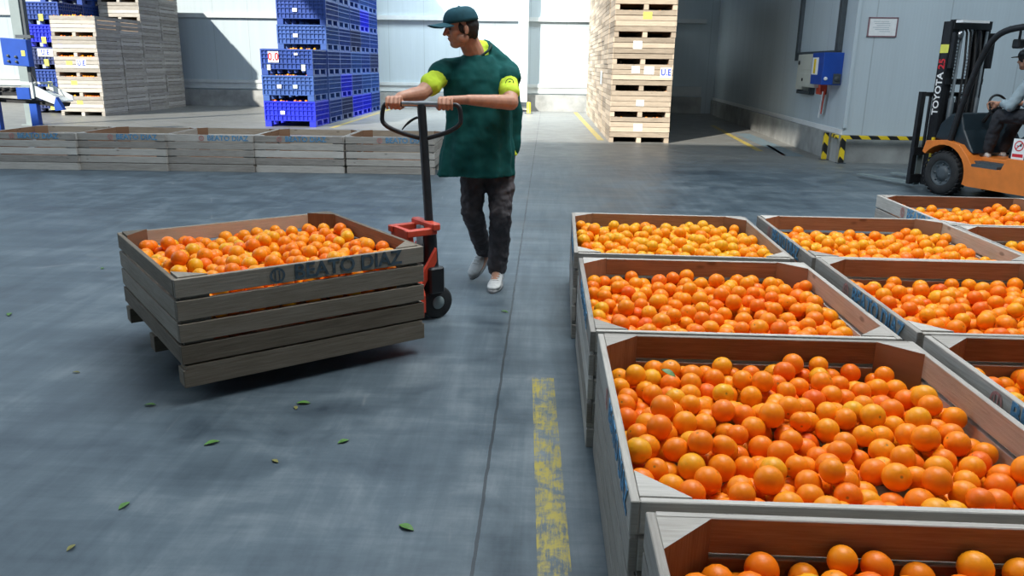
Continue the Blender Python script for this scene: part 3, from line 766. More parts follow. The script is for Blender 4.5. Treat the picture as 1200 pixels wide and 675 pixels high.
def head(m,c,Fd,up,s=1.0):
    """skull, jaw, nose, brow, lips, ears; Fd = where the face looks"""
    F_=Vector(Fd).normalized(); U=Vector(up); U=(U-F_*U.dot(F_)).normalized(); L=U.cross(F_)
    Rm=Matrix((F_,L,U)).transposed().to_4x4(); c=Vector(c)
    def q(f,l,u): return c+(F_*f+L*l+U*u)*s
    m.ell(q(-.012,0,.028),(.098*s,.078*s,.092*s),Rm,24)
    m.ell(q(.020,0,-.030),(.068*s,.062*s,.075*s),Rm,20)
    m.ell(q(.045,0,-.078),(.040*s,.040*s,.032*s),Rm,16)      # chin
    for l in(-1,1):
        m.ell(q(.045,l*.034,-.015),(.034*s,.028*s,.030*s),Rm,14)   # cheeks
        m.ell(q(.010,l*.052,-.055),(.040*s,.022*s,.030*s),Rm,14)   # jaw
        m.ell(q(.078,l*.028,.030),(.015*s,.026*s,.009*s),Rm,12)    # brow
        m.ell(q(-.012,l*.078,-.008),(.017*s,.009*s,.029*s),Rm,12)  # ear
        m.ell(q(-.004,l*.080,-.026),(.009*s,.008*s,.012*s),Rm,10)
        m.cap(q(.092,l*.010,-.022),q(.088,l*.014,-.022),.009*s,.007*s,10)
    m.cap(q(.086,0,.022),q(.109,0,-.016),.009*s,.012*s,12)   # nose
    m.ell(q(.080,0,-.044),(.014*s,.024*s,.006*s),Rm,12); m.ell(q(.078,0,-.055),(.013*s,.021*s,.007*s),Rm,12)  # lips
    return q,Rm,(F_,L,U)
def hand(m,bar,wrist,bdir,away,thumb,s=1.0):
    """hand closed round a bar: bar = point on its axis, bdir = bar direction, away = towards the body, thumb = +-1 along bdir"""
    b=Vector(bdir).normalized(); a=Vector(away).normalized(); u=a.cross(b); 
    if u.z<0: u=-u
    B=Vector(bar)
    def q(x,y,z): return B+b*x*s+a*y*s+u*z*s
    for i,x in enumerate((-.033,-.011,.011,.032)):
        xx=x*thumb; ln=(.9,1.02,1.06,.96)[i]; r=(.0078,.0088,.0092,.0088)[i]*s
        kn=q(xx,.028,.030); p1=q(xx*1.04,-.012*ln,.031); p2=q(xx*1.04,-.031*ln,.006); p3=q(xx,-.017*ln,-.021); p4=q(xx,.000,-.024)
        chain(m,[kn,p1,p2,p3,p4],[r*1.12,r*1.05,r,r*.95,r*.85],12)
        m.cap(q(xx*.75,.075,.020),kn,r*1.25,r*1.25,12)
    for x in(-.026,-.009,.009,.026): m.cap(q(x,.030,.022),q(x*.72,.088,.014),.0135*s,.0145*s,12)
    m.cap(q(0,.082,.012),Vector(wrist),.023*s,.026*s)
    tq=[q(.020*thumb,.080,.006),q(.042*thumb,.050,-.004),q(.048*thumb,.016,-.016),q(.036*thumb,-.012,-.023)]
    chain(m,tq,[.0145*s,.0125*s,.0105*s,.0088*s],12)

# ------------------------------------------------------------------ the man at the pallet jack
man=empty('person',(-.40,5.42,0),0,'person in a green tabard and cap walking and pulling the pallet jack','person')
mi_=Matrix.Translation((-.40,5.42,0)).inverted()
def W(p): return mi_@Vector(p)
hip=(-.385,5.36,.93); shL=(-.262,5.34,1.445); shR=(-.640,5.27,1.445)
elL=(-.225,5.10,1.255); wrL=(-.475,4.915,1.275); baL=(-.595,4.80,1.25)
elR=(-.775,5.03,1.305); wrR=(-.885,4.915,1.285); baR=(-.905,4.80,1.25)
hdc=(-.545,5.19,1.692); nk=(-.45,5.30,1.53)
kL=(-.29,5.25,.52); aL=(-.315,5.37,.10); kR=(-.485,5.27,.53); aR=(-.415,5.60,.17)
m=MB()
q,Rm,(F_,Lf,U_)=head(m,W(hdc),(-.90,-.36,-.16),(-.10,-.05,1))
hq=q; HR=Rm
m.cap(W((-.44,5.32,1.48)),W((-.51,5.235,1.64)),.070,.064)
m.rings([oval(W(c),(1,.12,0),(-.12,1,0),rx,ry) for c,rx,ry in (((-.39,5.36,.88),.15,.11),((-.40,5.35,1.0),.145,.10),((-.42,5.33,1.15),.14,.10),((-.44,5.30,1.32),.165,.105),((-.455,5.29,1.43),.15,.085),((-.46,5.28,1.49),.07,.06))])
chain(m,[W(shL),W(elL),W(wrL)],[.058,.049,.031]); chain(m,[W(shR),W(elR),W(wrR)],[.058,.047,.031])
m.cap(W(elL),W((-.33,5.02,1.263)),.044,.043); m.cap(W(elR),W((-.82,4.99,1.30)),.044,.041)
bd=(1,0,0)
hand(m,W(baL),W(wrL),bd,(0,1,.10),-1,1.10)
hand(m,W(baR),W(wrR),bd,(0,1,.10),1,1.10)
chain(m,[W((-.33,5.36,.90)),W(kL),W(aL)],[.082,.055,.040]); chain(m,[W((-.46,5.36,.90)),W(kR),W(aR)],[.082,.055,.040])
chain(m,[W(aL),W((-.325,5.25,.05))],[.036,.03]); chain(m,[W(aR),W((-.46,5.50,.06))],[.036,.03])
organic('body',m,M['skin'],man,.0042,3)
# eyes and eyebrows
for l in(-1,1):
    m=MB(); m.ell(hq(.078,l*.029,.010),(.010,.011,.008),HR,12); m.build('eye',M['eye'],man)
    m=MB(); m.cap(hq(.089,l*.012,.030),hq(.078,l*.045,.033),.004,.003,8); m.build('eyebrow',M['hair'],man)
# hair below the cap
m=MB(); m.ell(hq(-.030,0,.012),(.088,.082,.085),HR,24); m.ell(hq(-.070,0,-.032),(.036,.062,.045),HR,16)
for l in(-1,1): m.ell(hq(.018,l*.068,.010),(.018,.012,.034),HR,12)
m.ell(hq(-.015,0,.055),(.085,.078,.055),HR,18)
organic('hair',m,M['hair'],man,.005,2,(.02,.006))
# cap: crown, brim, button
m=MB(); rings=[]
for i in range(9):
    a=i/8*math.pi/2; rr=math.cos(a)**.62 if i<8 else .02
    rings.append([hq(-.008+.112*rr*math.cos(k)*(1.02 if math.cos(k)>0 else 1),.093*rr*math.sin(k),.040+.092*math.sin(a)) for k in [2*math.pi*j/32 for j in range(32)]])
m.rings(rings); cap_=m.build('cap',M['cap'],man)
m=MB(); top=[];bot=[]
for i in range(7):
    f=i/6
    for j in range(13):
        l=(j-6)/6; x=.062+ (.045+.070*math.sqrt(max(0,1-l*l)))*f*(1-.15*abs(l)) + .03*math.sqrt(max(0,1-l*l)); z=.050-.026*l*l-.004*f
        top.append(hq(x,l*.084,z+.003)); bot.append(hq(x,l*.084,z-.002))
fs=[[i*13+j,(i+1)*13+j,(i+1)*13+j+1,i*13+j+1] for i in range(6) for j in range(12)]
rim=[j for j in range(13)]+[i*13+12 for i in range(1,7)]+[6*13+j for j in range(11,-1,-1)]+[i*13 for i in range(5,0,-1)]
n_=len(top); m.add(top+bot,fs+[[n_+k for k in f[::-1]] for f in fs]+[[rim[k],n_+rim[k],n_+rim[(k+1)%len(rim)],rim[(k+1)%len(rim)]] for k in range(len(rim))],smooth=True)
m.build('brim',M['cap'],cap_)
m=MB(); m.ell(hq(-.008,0,.133),(.008,.008,.005),HR,10); m.build('button',M['cap'],cap_)
# lime tee shirt: sleeves, collar and sides that show under the tabard
m=MB()
for sh,el in ((shL,elL),(shR,elR)):
    s_,e_=Vector(sh),Vector(el); d_=(e_-s_); m.cap(W(s_),W(s_+d_*.60),.070,.064)
    m.cap(W(s_+d_*.55),W(s_+d_*.68),.065,.067)
m.rings([oval(W(c),(1,.12,0),(-.12,1,0),rx,ry) for c,rx,ry in (((-.375,5.365,.90),.185,.135),((-.40,5.35,1.05),.175,.125),((-.42,5.33,1.2),.17,.12),((-.44,5.30,1.36),.19,.12),((-.455,5.29,1.46),.15,.095),((-.450,5.32,1.53),.084,.080),((-.445,5.335,1.550),.070,.060))])
m.cap(W((-.440,5.32,1.54)),W((-.432,5.335,1.580)),.066,.056)
organic('tee_shirt',m,M['lime'],man,.008,3,(.07,.02))
# dark emblem on the sleeve
sl=Vector(shL)+(Vector(elL)-Vector(shL))*.45
Mz=Matrix.Translation(W(sl+Vector((.01,-.073,.012))))@Matrix.Rotation(R(80),4,'X')
m=MB(); 
k=18
for r0,r1 in((.022,.027),(.0,.010)):
    vs=[];
    for i in range(k):
        a=2*math.pi*i/k; vs+=[Mz@Vector((r0*math.cos(a),r0*math.sin(a),.008)),Mz@Vector((r1*math.cos(a),r1*math.sin(a),.008))]
    m.add(vs,[[2*i,2*i+1,(2*i+3)%(2*k),(2*i+2)%(2*k)] for i in range(k)])
m.build('sleeve_emblem',M['darkgreen'],man)
# tabard
m=MB(); rg_=[]
prof=[((-.455,5.245,.775),.245,.145,.075),((-.450,5.25,.80),.243,.145,.070),((-.445,5.26,.92),.232,.145,.055),((-.440,5.275,1.05),.220,.145,.035),((-.440,5.285,1.18),.215,.143,.02),((-.445,5.29,1.30),.222,.142,.01),((-.450,5.295,1.39),.222,.135,.0),((-.450,5.30,1.445),.195,.120,0),((-.448,5.31,1.495),.140,.105,0),((-.446,5.31,1.540),.092,.088,0)]
for c,rx,ry,fo in prof: rg_.append(oval(W(c),(1,.16,0),(-.16,1,0),rx,ry,96,fo*.8,c[2]*1.2,11))
m.rings(rg_)
for sh,el in((shL,elL),(shR,elR)):
    s_,e_=Vector(sh),Vector(el); nrm=(e_-s_)
    m.cap(W(Vector((-.45,5.31,1.475))),W(s_+Vector((0,0,.002))),.066,.070); m.cap(W(s_),W(s_+nrm*.30+Vector((0,.01,.010))),.074,.084)
m.cap(W((-.405,5.365,1.575)),W((-.285,5.355,1.46)),.058,.076); m.cap(W((-.405,5.365,1.575)),W((-.45,5.34,1.44)),.058,.09)
# back drape under the far arm
m.cap(W((-.26,5.38,1.38)),W((-.215,5.40,1.15)),.075,.06); m.cap(W((-.215,5.40,1.15)),W((-.235,5.40,.95)),.06,.06)
organic('tabard',m,M['green'],man,.008,4,(.14,.03))
m=MB(); 
nb=[W((-.450,5.310,1.555)) + (Vector((1,.16,0))*.086*math.cos(a)+Vector((-.16,1,0))*.080*math.sin(a)+Vector((0,0,.030*math.sin(a)+.045*math.cos(a)))) for a in [2*math.pi*i/24 for i in range(24)]]
m.tube(nb,.008,8,closed=True); m.build('collar_band',M['darkgreen'],man)
# trousers
m=MB()
m.rings([oval(W(c),(1,.1,0),(-.1,1,0),rx,ry) for c,rx,ry in (((-.385,5.36,1.04),.155,.115),((-.385,5.36,.92),.172,.128),((-.385,5.36,.84),.168,.12))])
chain(m,[W((-.305,5.36,.88)),W((-.292,5.29,.66)),W(kL),W((-.30,5.33,.30)),W((-.315,5.37,.13))],[.103,.090,.074,.070,.071])
chain(m,[W((-.465,5.36,.88)),W((-.478,5.30,.68)),W(kR),W((-.45,5.43,.34)),W((-.42,5.57,.20))],[.100,.086,.073,.066,.062])
organic('trousers',m,M['trouser'],man,.008,3,(.045,.03))
# shoes
def shoe(parent,heel,toe,roll=0):
    h=Vector(heel);tv=Vector(toe); F=(tv-h); L=F.length; F.normalize(); U=Vector((0,0,1)); U=(U-F*U.dot(F)).normalized(); S_=U.cross(F)
    def q(f,s,u): return h+F*f*L+S_*s+U*u
    n=16; 
    def ring(f,w,z0,z1,x=0): return [q(f,x+w*math.cos(a),z0+(z1-z0)*(.5+.5*math.sin(a))) for a in [2*math.pi*k/n for k in range(n)]]
    m=MB(); m.rings([ring(-.02,.020,.02,.065),ring(.03,.034,.018,.085),ring(.15,.038,.018,.105),ring(.32,.039,.018,.100),ring(.5,.043,.018,.080),ring(.7,.049,.018,.062),ring(.88,.042,.018,.050),ring(.98,.022,.02,.040)])
    m.cap(q(.17,0,.07),q(.17,0,.11),.040,.038)
    o=organic('shoe',m,M['shoe'],parent,.005,3)
    m=MB(); m.rings([[q(f,w*math.cos(a),u) for f,w,a in [(.5+.53*math.cos(b),(.040+.008*(math.cos(b)))*1.0,b) for b in []]] or [q(.5+.53*math.cos(b),(.045+.006*math.cos(b))*math.sin(b),u) for b in [2*math.pi*k/24 for k in range(24)]] for u in(0,.022)])
    m.build('sole',M['sole'],o)
    m=MB()
    for i in range(4): m.cap(q(.36+.09*i,-.022,.096-.009*i),q(.36+.09*i,.022,.096-.009*i),.004,.004,8)
    m.build('laces',M['paper'],o)
shoe(man,W((-.300,5.40,.0)),W((-.335,5.13,.0)))
shoe(man,W((-.405,5.665,.125)),W((-.50,5.44,.012)))
# ------------------------------------------------------------------ forklift
fa=R(90+21); fl=Vector((math.cos(fa),math.sin(fa),0)); lt=Vector((-math.sin(fa),math.cos(fa),0))
FO=Vector((4.85,10.03,0))-fl*.62-lt*.50
t=empty('forklift',FO,fa,'orange forklift with black mast parked at the right edge','forklift')
def sideprism(m,poly,y0,y1,mi=0): m.prism(poly,1,y0,y1,mi)
wc=(.62,.265)
def arch(r,a0,a1,n=12): return [(wc[0]+r*math.cos(R(a0+(a1-a0)*i/n)),wc[1]+r*math.sin(R(a0+(a1-a0)*i/n))) for i in range(n+1)]
m=MB()
fend=[(.94,.50),(.90,.64),(.62,.67),(.40,.63),(.28,.52),(.18,.40),(-.20,.40),(-.26,.54),(-1.05,.54),(-1.05,.16),(.22,.16)]+arch(.345,195,38)[0:]
# polygon: fender top, step, side panel and wheel arch
for s_ in(1,-1): sideprism(m,fend,s_*.30,s_*.50)
m.box((-.3,0,.33),(1.5,.62,.34),ch=.01)
body=m.build('chassis',M['orange_paint'],t); bv=body.modifiers.new('b','BEVEL'); bv.width=.012; bv.segments=2; bv.limit_method='ANGLE'
m=MB(); cwp=[(-.90,.18),(-1.35,.20),(-1.42,.35),(-1.40,.80),(-1.30,.98),(-.95,1.0),(-.90,.9)]
sideprism(m,cwp,-.49,.49); cw=m.build('counterweight',M['orange_paint'],t); bv=cw.modifiers.new('b','BEVEL'); bv.width=.04; bv.segments=3
m=MB(); sideprism(m,[(.26,.53),(.86,.67),(.80,.86),(.66,.98),(.52,1.0),(.44,.80)],-.42,.42); c_=m.build('front_cowl',M['dark_teal'],t); bv=c_.modifiers.new('b','BEVEL'); bv.width=.025; bv.segments=3
m=MB(); sideprism(m,[(-.22,.54),(-1.0,.54),(-1.0,.92),(-.45,.86),(-.28,.72)],-.47,.47); c_=m.build('seat_base',M['dark_teal'],t); bv=c_.modifiers.new('b','BEVEL'); bv.width=.03; bv.segments=3
m=MB(); m.box((.0,0,.44),(.60,.84,.04)); m.box((.02,.40,.415),(.34,.2,.03)); m.build('floor_plate',M['dark_metal'],t)
def wheel(x,y,r,w,s_):
    A=Matrix.Translation((x,y,r))@Matrix.Rotation(R(-90*s_),4,'X')
    m=MB(); prof=[(r*.58,-w/2+.01),(r*.66,-w/2),(r*.90,-w/2+.005),(r*.985,-w/2+.03),(r,-w*.2),(r,w*.2),(r*.985,w/2-.03),(r*.90,w/2-.005),(r*.66,w/2),(r*.58,w/2-.01)]
    m.lathe(prof,48,A)
    for k in range(28):
        a=2*math.pi*k/28; 
        for sd in(-1,1):
            m.box(tuple(A@Vector(((r+.001)*math.cos(a+.05*sd),(r+.001)*math.sin(a+.05*sd),sd*w*.26))),(.012,.028,w*.38),rot=(A.to_3x3()@Matrix.Rotation(a,3,'Z')@Matrix.Rotation(sd*.3,3,'X')))
    wh=m.build('wheel',M['rubber'],t)
    m=MB(); m.lathe([(r*.60,w*.36),(r*.56,w*.44),(r*.52,w*.30),(r*.34,w*.22),(r*.30,w*.36),(r*.16,w*.40),(0,w*.40)],32,A); m.lathe([(r*.60,-w*.40),(r*.5,-w*.3),(0,-w*.3)],24,A)
    for k in range(8):
        a=2*math.pi*k/8; m.lathe([(.013,w*.20),(.013,w*.34),(0,w*.34)],6,A@Matrix.Translation((r*.42*math.cos(a),r*.42*math.sin(a),0)))
    m.build('rim',M['dark_metal'],wh)
for s_ in(1,-1): wheel(.62,s_*.415,.265,.17,s_); wheel(-.85,s_*.40,.22,.15,s_)
# mast
tl=Matrix.Rotation(R(1.5),4,'Y')
m=MB()
for s_ in(1,-1):
    m.box((1.02,s_*.30,1.06),(.13,.02,2.0)); m.box((.96,s_*.275,1.06),(.018,.07,2.0)); m.box((1.08,s_*.275,1.06),(.018,.07,2.0))
m.box((.95,0,2.02),(.03,.60,.10)); m.box((.95,0,.25),(.03,.6,.12)); m.box((.95,0,1.35),(.03,.60,.07)); m.build('outer_mast',M['black'],t)
m=MB()
for s_ in(1,-1):
    m.box((1.03,s_*.215,1.10),(.11,.018,1.94)); m.box((.985,s_*.19,1.10),(.016,.05,1.94)); m.box((1.075,s_*.19,1.10),(.016,.05,1.94))
m.box((1.04,0,2.05),(.08,.44,.07)); m.box((1.0,0,.55),(.05,.40,.06)); m.build('inner_mast',M['black'],t)
for y_ in(-.13,-.05,.03,.09):
    m=MB(); m.tube([(.90,y_,.30),(.885,y_,1.0),(.89,y_*1.1,1.6),(.93,y_,1.93),(.99,y_,2.02)],.013,8); m.build('hydraulic_hose',M['rubber'],t)
for c_,d_ in(((.915,.0,.85),(.02,.36,.5)),((.90,.30,1.72),(.05,.05,.42)),((.90,-.30,1.72),(.05,.05,.42))):
    m=MB(); m.box(c_,d_); m.build('mast_plate',M['black'],t)
for s_ in(1,-1):
    m=MB(); m.lathe([(0,.2),(.035,.2),(.035,1.15),(.018,1.16),(.018,1.95),(0,1.95)],14,Matrix.Translation((.90,s_*.20,0))); m.build('lift_cylinder',M['dark_metal'],t)
for s_ in(1,-1):
    m=MB()
    for k in range(44): m.box((1.035,s_*.10,.25+k*.04),(.022 if k%2 else .030,.016,.028))
    m.lathe([(.02,-.02),(.055,-.018),(.05,0),(.055,.018),(.02,.02),(0,.02)],18,Matrix.Translation((1.02,s_*.10,2.0))@Matrix.Rotation(R(90),4,'X'))
    m.build('lift_chain',M['steel'],t)
m=MB(); m.box((1.13,0,.13),(.05,.92,.11)); m.box((1.13,0,.48),(.05,.92,.10)); 
for s_ in(1,-1): m.box((1.14,s_*.43,.64),(.05,.07,1.16)); m.box((1.10,s_*.16,.3),(.05,.05,.45))
m.box((1.14,0,1.19),(.045,.92,.05))
for k in(-2,-1,0,1,2): m.box((1.14,k*.145,.85),(.03,.022,.66))
m.build('carriage',M['black'],t)
for s_ in(1,-1):
    m=MB(); sideprism(m,[(1.155,.04),(1.155,.56),(1.195,.56),(1.20,.075),(2.18,.055),(2.20,.042),(2.18,.04)],s_*.30-.045,s_*.30+.045); m.build('fork',M['post_grey'],t)
# overhead guard
m=MB()
for s_ in(1,-1):
    pts=[Vector((.60,s_*.44,.62)),Vector((.50,s_*.44,1.15)),Vector((.36,s_*.44,1.62)),Vector((.24,s_*.44,1.84)),Vector((.08,s_*.43,1.94)),Vector((-.3,s_*.43,1.965)),Vector((-.78,s_*.43,1.95)),Vector((-.92,s_*.44,1.86)),Vector((-1.0,s_*.44,1.5)),Vector((-1.05,s_*.44,.95))]
    fine=[]
    for i in range(len(pts)-1):
        for k in range(4): fine.append(pts[i].lerp(pts[i+1],k/4))
    fine.append(pts[-1])
    for _ in range(4): fine=[fine[0]]+[(fine[i-1]+fine[i]*2+fine[i+1])/4 for i in range(1,len(fine)-1)]+[fine[-1]]
    m.tube(fine,.036,12)
for k in range(7): m.box((.05-k*.13,0,1.955),(.035,.84,.03))
m.build('overhead_guard',M['black'],t)
m=MB(); m.box((.02,.30,1.78),(.10,.10,.10),ch=.015); m.box((.02,.30,1.86),(.02,.02,.12)); m.build('work_lamp',M['black'],t)
m=MB(); m.box((.86,.10,2.055),(.10,.42,.03)); m.build('mast_bracket',M['white_paint'],t)
m=MB(); m.ell((.88,.24,1.90),(.03,.045,.05)); m.build('head_lamp',M['steel'],t)
m=MB(); m.cap((.44,.14,.9),(.36,.14,1.02),.025,.02); m.tube([Vector((.30,.10,1.07))+Vector((.055*math.cos(a),.15*math.sin(a),.14*math.cos(a))) for a in [2*math.pi*i/28 for i in range(28)]],.014,10,closed=True)
m.cap((.36,.10,1.03),(.30,.10,1.07),.03,.04); m.cap((.30,-.04,1.07),(.30,.24,1.07),.01,.01); m.build('steering_wheel',M['black'],t)
m=MB(); m.box((-.45,0,.90),(.46,.46,.12),ch=.03); m.box((-.70,0,1.17),(.12,.44,.50),ch=.03); m.build('seat',M['black'],t)
# lettering on the mast
vs,fs=text_mb('TOYOTA',.125,.0008,.003)
o_=MB(); o_.add([(1.02+v.y,.3122+v.z,1.20+v.x) for v in vs],fs)   # reads upward on the rail
o_.build('brand_lettering',M['paper'],t)
vs,fs=text_mb('25',.13,.0008,.003); o_=MB(); o_.add([(1.02+v.y,.3122+v.z,1.56+v.x) for v in vs],fs); o_.build('capacity_number',M['red_print'],t)
m=MB(); m.box((1.02,.3125,1.74),(.125,.002,.10)); m.build('yellow_label',M['yellow_paper'],t)
m=MB(); m.box((.93,.36,.52),(.03,.03,.30)); m.box((.93,.36,.30),(.05,.05,.06)); m.build('tilt_rod',M['yellow'],t)
# no smoking plate
m=MB(); m.box((-.36,.4735,.655),(.155,.003,.225)); pl=m.build('sign_plate',M['paper'],t)
k=24; m=MB(); cc=Vector((-.36,.4765,.69))
vs=[]
for i in range(k):
    a=2*math.pi*i/k
    for r_ in(.045,.058): vs.append(cc+Vector((r_*math.cos(a),0,r_*math.sin(a))))
m.add(vs,[[2*i,2*i+1,(2*i+3)%(2*k),(2*i+2)%(2*k)] for i in range(k)])
m.box(tuple(cc),(.10,.001,.012),rot=Matrix.Rotation(R(45),3,'Y')); m.box((-.36,.4765,.585),(.13,.001,.035)); m.build('prohibition_ring',M['red_print'],pl)
m=MB(); m.box(tuple(cc+Vector((.0,-.0005,0))),(.06,.001,.010)); m.ell(tuple(cc+Vector((-.02,0,.015))),(.012,.001,.014),n=10); m.build('pictogram',M['black'],pl)

# driver
dv=empty('person',FO+fl*.13,fa,'person in dark work clothes sitting at the wheel of the orange forklift','person')
m=MB()
dq,DR,_=head(m,(-.04,.04,1.61),(1,.15,-.1),(0,0,1),.98)
m.cap((-.20,.03,1.38),(-.09,.04,1.53),.062,.056)
m.rings([oval(c,(0,1,0),(-1,0,0),rx,ry) for c,rx,ry in(((-.45,.02,.94),.15,.11),((-.40,.02,1.1),.14,.10),((-.30,.02,1.28),.165,.105),((-.23,.02,1.39),.15,.08),((-.20,.02,1.43),.07,.06))])
for s_,x in((1,.24),(-1,-.20)):
    sh=Vector((-.24,.02+s_*.18,1.36)); el=Vector((-.14,.03+s_*.26,1.10)); wr=Vector((.03,.10+s_*.13,1.13)); chain(m,[sh,el,wr],[.055,.043,.03])
    hand(m,(.165,.10+s_*.145,1.085),wr,(0,0,1) if False else (.35,.1*s_,.93),(-.93,0,.35),1,.98)
    hipj=Vector((-.42,.02+s_*.10,.99)); kn=Vector((.06,.04+s_*.15,.96)); an=Vector((.16,.06+s_*.12,.54)); chain(m,[hipj,kn,an],[.08,.056,.04]); m.cap(an,an+Vector((.10,0,-.03)),.035,.03)
organic('body',m,M['skin'],dv,.008,3)
m=MB(); m.ell(dq(-.012,0,.035),(.105,.088,.095),DR,20); m.ell(dq(-.05,0,-.02),(.06,.075,.06),DR,14); organic('hair',m,M['hair'],dv,.008,2)
m=MB(); m.rings([[dq(-.008+.112*rr*math.cos(k_),.094*rr*math.sin(k_),.045+.088*sn) for k_ in [2*math.pi*j/24 for j in range(24)]] for rr,sn in((1,0),(.97,.35),(.85,.65),(.6,.88),(.3,.98),(.02,1))]); m.rings([[dq(.07+dx,l*.07,.045+dz) for l,dx in((-1,0),(-.9,.06),(-.5,.10),(0,.115),(.5,.10),(.9,.06),(1,0))] for dz in(-.004,.004)]); m.build('cap',M['black'],dv)
m=MB()
for s_ in(1,-1):
    sh=Vector((-.24,.02+s_*.18,1.36)); el=Vector((-.14,.03+s_*.26,1.10)); wr=Vector((.03,.10+s_*.13,1.13)); chain(m,[sh,el,el.lerp(wr,.72)],[.068,.060,.050])
m.rings([oval(c,(0,1,0),(-1,0,0),rx,ry) for c,rx,ry in(((-.45,.02,.95),.165,.125),((-.30,.02,1.28),.175,.118),((-.20,.02,1.44),.08,.07))]); organic('shirt',m,M['bluegrey_cloth'],dv,.011,3,(.06,.02))
m=MB(); m.rings([oval(c,(0,1,0),(-1,0,0),rx,ry) for c,rx,ry in(((-.45,.02,.93),.19,.145),((-.40,.02,1.1),.18,.14),((-.31,.02,1.26),.20,.135),((-.24,.02,1.375),.19,.11),((-.21,.02,1.43),.09,.08))]); organic('vest',m,M['darkgreen'],dv,.011,3,(.08,.02))
m=MB()
for s_ in(1,-1):
    hipj=Vector((-.42,.02+s_*.10,1.00)); kn=Vector((.06,.04+s_*.15,.98)); an=Vector((.155,.06+s_*.12,.58)); chain(m,[hipj,kn,an],[.098,.078,.062])
organic('trousers',m,M['navy_cloth'],dv,.011,3,(.06,.03))
for s_ in(1,-1): shoe(dv,(.11,.06+s_*.12,.462),(.36,.10+s_*.13,.462))

# ------------------------------------------------------------------ hazard rail on the right
t=empty('guard_rail',(4.70,13.25,0),0,'yellow and black striped guard rail along the concrete plinth','guard rail')
m=MB(); m.box((0,.52,.225),(.07,.07,.45),ch=.004); m.build('post',M['hazard'],t)
m=MB(); m.box((.10,0,.225),(.07,.07,.45),ch=.004); m.build('post',M['hazard'],t)
m=MB(); m.box((.75,.0,.42),(1.24,.055,.06),ch=.004); m.box((.05,.26,.42),(.05,.46,.055),ch=.004,rot=Matrix.Rotation(R(-10),3,'Z').to_3x3()) ; m.build('rail',M['hazard'],t)
for p_ in((0,.52),(.10,0)):
    m=MB(); m.box((p_[0],p_[1],.006),(.13,.13,.012)); m.build('base_plate',M['dark_metal'],t)
m=MB(); m.box((1.5,0,.225),(.07,.07,.45),ch=.004); m.build('post',M['hazard'],t)
m=MB(); m.box((2.2,0,.42),(1.34,.055,.06),ch=.004); m.build('rail',M['hazard'],t)
# ------------------------------------------------------------------ things on the right wall
wa=math.atan(.041)
def onwall(name,y,z,label,cat): 
    return empty(name,(wx(y),y,z),-wa,label,cat)
t=empty('window_1',(wx(15.38),15.38,1.78),-wa); t['kind']='structure'
m=MB(); 
for y in(-1.27,1.27): m.box((-.04,y,.80),(.08,.16,1.9),ch=.004)
m.box((-.04,0,-.08),(.08,2.7,.16),ch=.004); m.box((-.04,0,1.75),(.08,2.7,.14),ch=.004)
f=m.build('window_frame',M['dark_metal'],t)
m=MB(); m.box((-.012,0,.84),(.02,2.38,1.72)); m.build('window_pane',M['wall_r'],t)
t=onwall('electrical_cabinet',15.42,1.08,'cream electrical cabinet on the right wall, left of the blue box','electrical cabinet')
m=MB(); m.box((-.10,-.18,.36),(.20,1.0,.58),ch=.006); m.build('housing',M['cream'],t)
m=MB(); m.box((-.07,.56,.33),(.14,.46,.64),ch=.006); m.build('side_housing',M['cream'],t)
m=MB(); m.box((-.203,-.18,.50),(.008,.90,.25),ch=.003); m.box((-.203,-.18,.20),(.008,.90,.22),ch=.003); m.build('door',M['cream'],t)
m=MB(); 
for y in(.45,.66): m.lathe([(0,.02),(.035,.02),(.04,0)],14,Matrix.Translation((-.14,y,.50))@Matrix.Rotation(R(-90),4,'Y'))
m.box((-.21,.10,.20),(.02,.05,.05)); m.build('knobs',M['black'],t)
m=MB(); m.box((-.05,.40,-.04),(.10,.90,.06)); m.box((-.05,.78,.03),(.10,.10,.14)); m.box((-.05,-.02,.02),(.10,.07,.12)); m.build('cable_tray',M['dark_metal'],t)
t=onwall('switch_box',14.22,1.22,'blue switch box on the right wall beside the building corner','switch box')
m=MB(); m.box((-.16,0,.26),(.32,.68,.52),ch=.006); m.build('housing',M['blue_paint'],t)
m=MB(); m.box((-.323,.12,.30),(.008,.34,.28)); m.build('warning_sheet',M['paper'],t)
m=MB(); m.box((-.332,.12,.30),(.008,.10,.24)); m.build('yellow_handle',M['yellow'],t)
m=MB(); m.box((-.08,-.345,.10),(.12,.03,.16)); m.lathe([(0,.03),(.04,.03),(.045,0)],14,Matrix.Translation((-.08,-.36,.10))@Matrix.Rotation(R(90),4,'X')); m.build('socket',M['dark_metal'],t)
m=MB(); m.lathe([(0,.02),(.028,.02),(.03,0)],14,Matrix.Translation((-.26,-.34,.10))@Matrix.Rotation(R(90),4,'X')); m.build('white_button',M['paper'],t)
t=onwall('red_plug_board',14.735,.95,'red plug board and tape hanging between the cream cabinet and the blue box','plug board')
m=MB(); m.box((-.06,0.0,.22),(.12,.24,.26),ch=.008); m.box((-.09,.12,.42),(.12,.10,.20),ch=.008); m.build('board',M['red'],t)
m=MB(); m.box((-.07,-.20,-.03),(.01,.05,.42),rot=Matrix.Rotation(R(12),3,'X')); m.build('red_tape',M['red'],t)
m=MB(); m.box((-.08,-.12,-.08),(.01,.05,.46),rot=Matrix.Rotation(R(14),3,'X')); m.build('white_tape',M['paper'],t)
t=empty('wall_notice',(5.28,13.5,2.125),0,'framed white notice on the wall above the guard rail','notice')
m=MB(); m.box((0,-.008,0),(.42,.012,.26)); m.build('sheet',M['paper'],t)
m=MB(); 
for s_ in(-1,1): m.box((s_*.22,-.01,0),(.02,.02,.30)); m.box((0,-.01,s_*.14),(.44,.02,.02))
m.build('frame',plain('mauve_frame',(.25,.15,.17),.5),t)
m=MB()
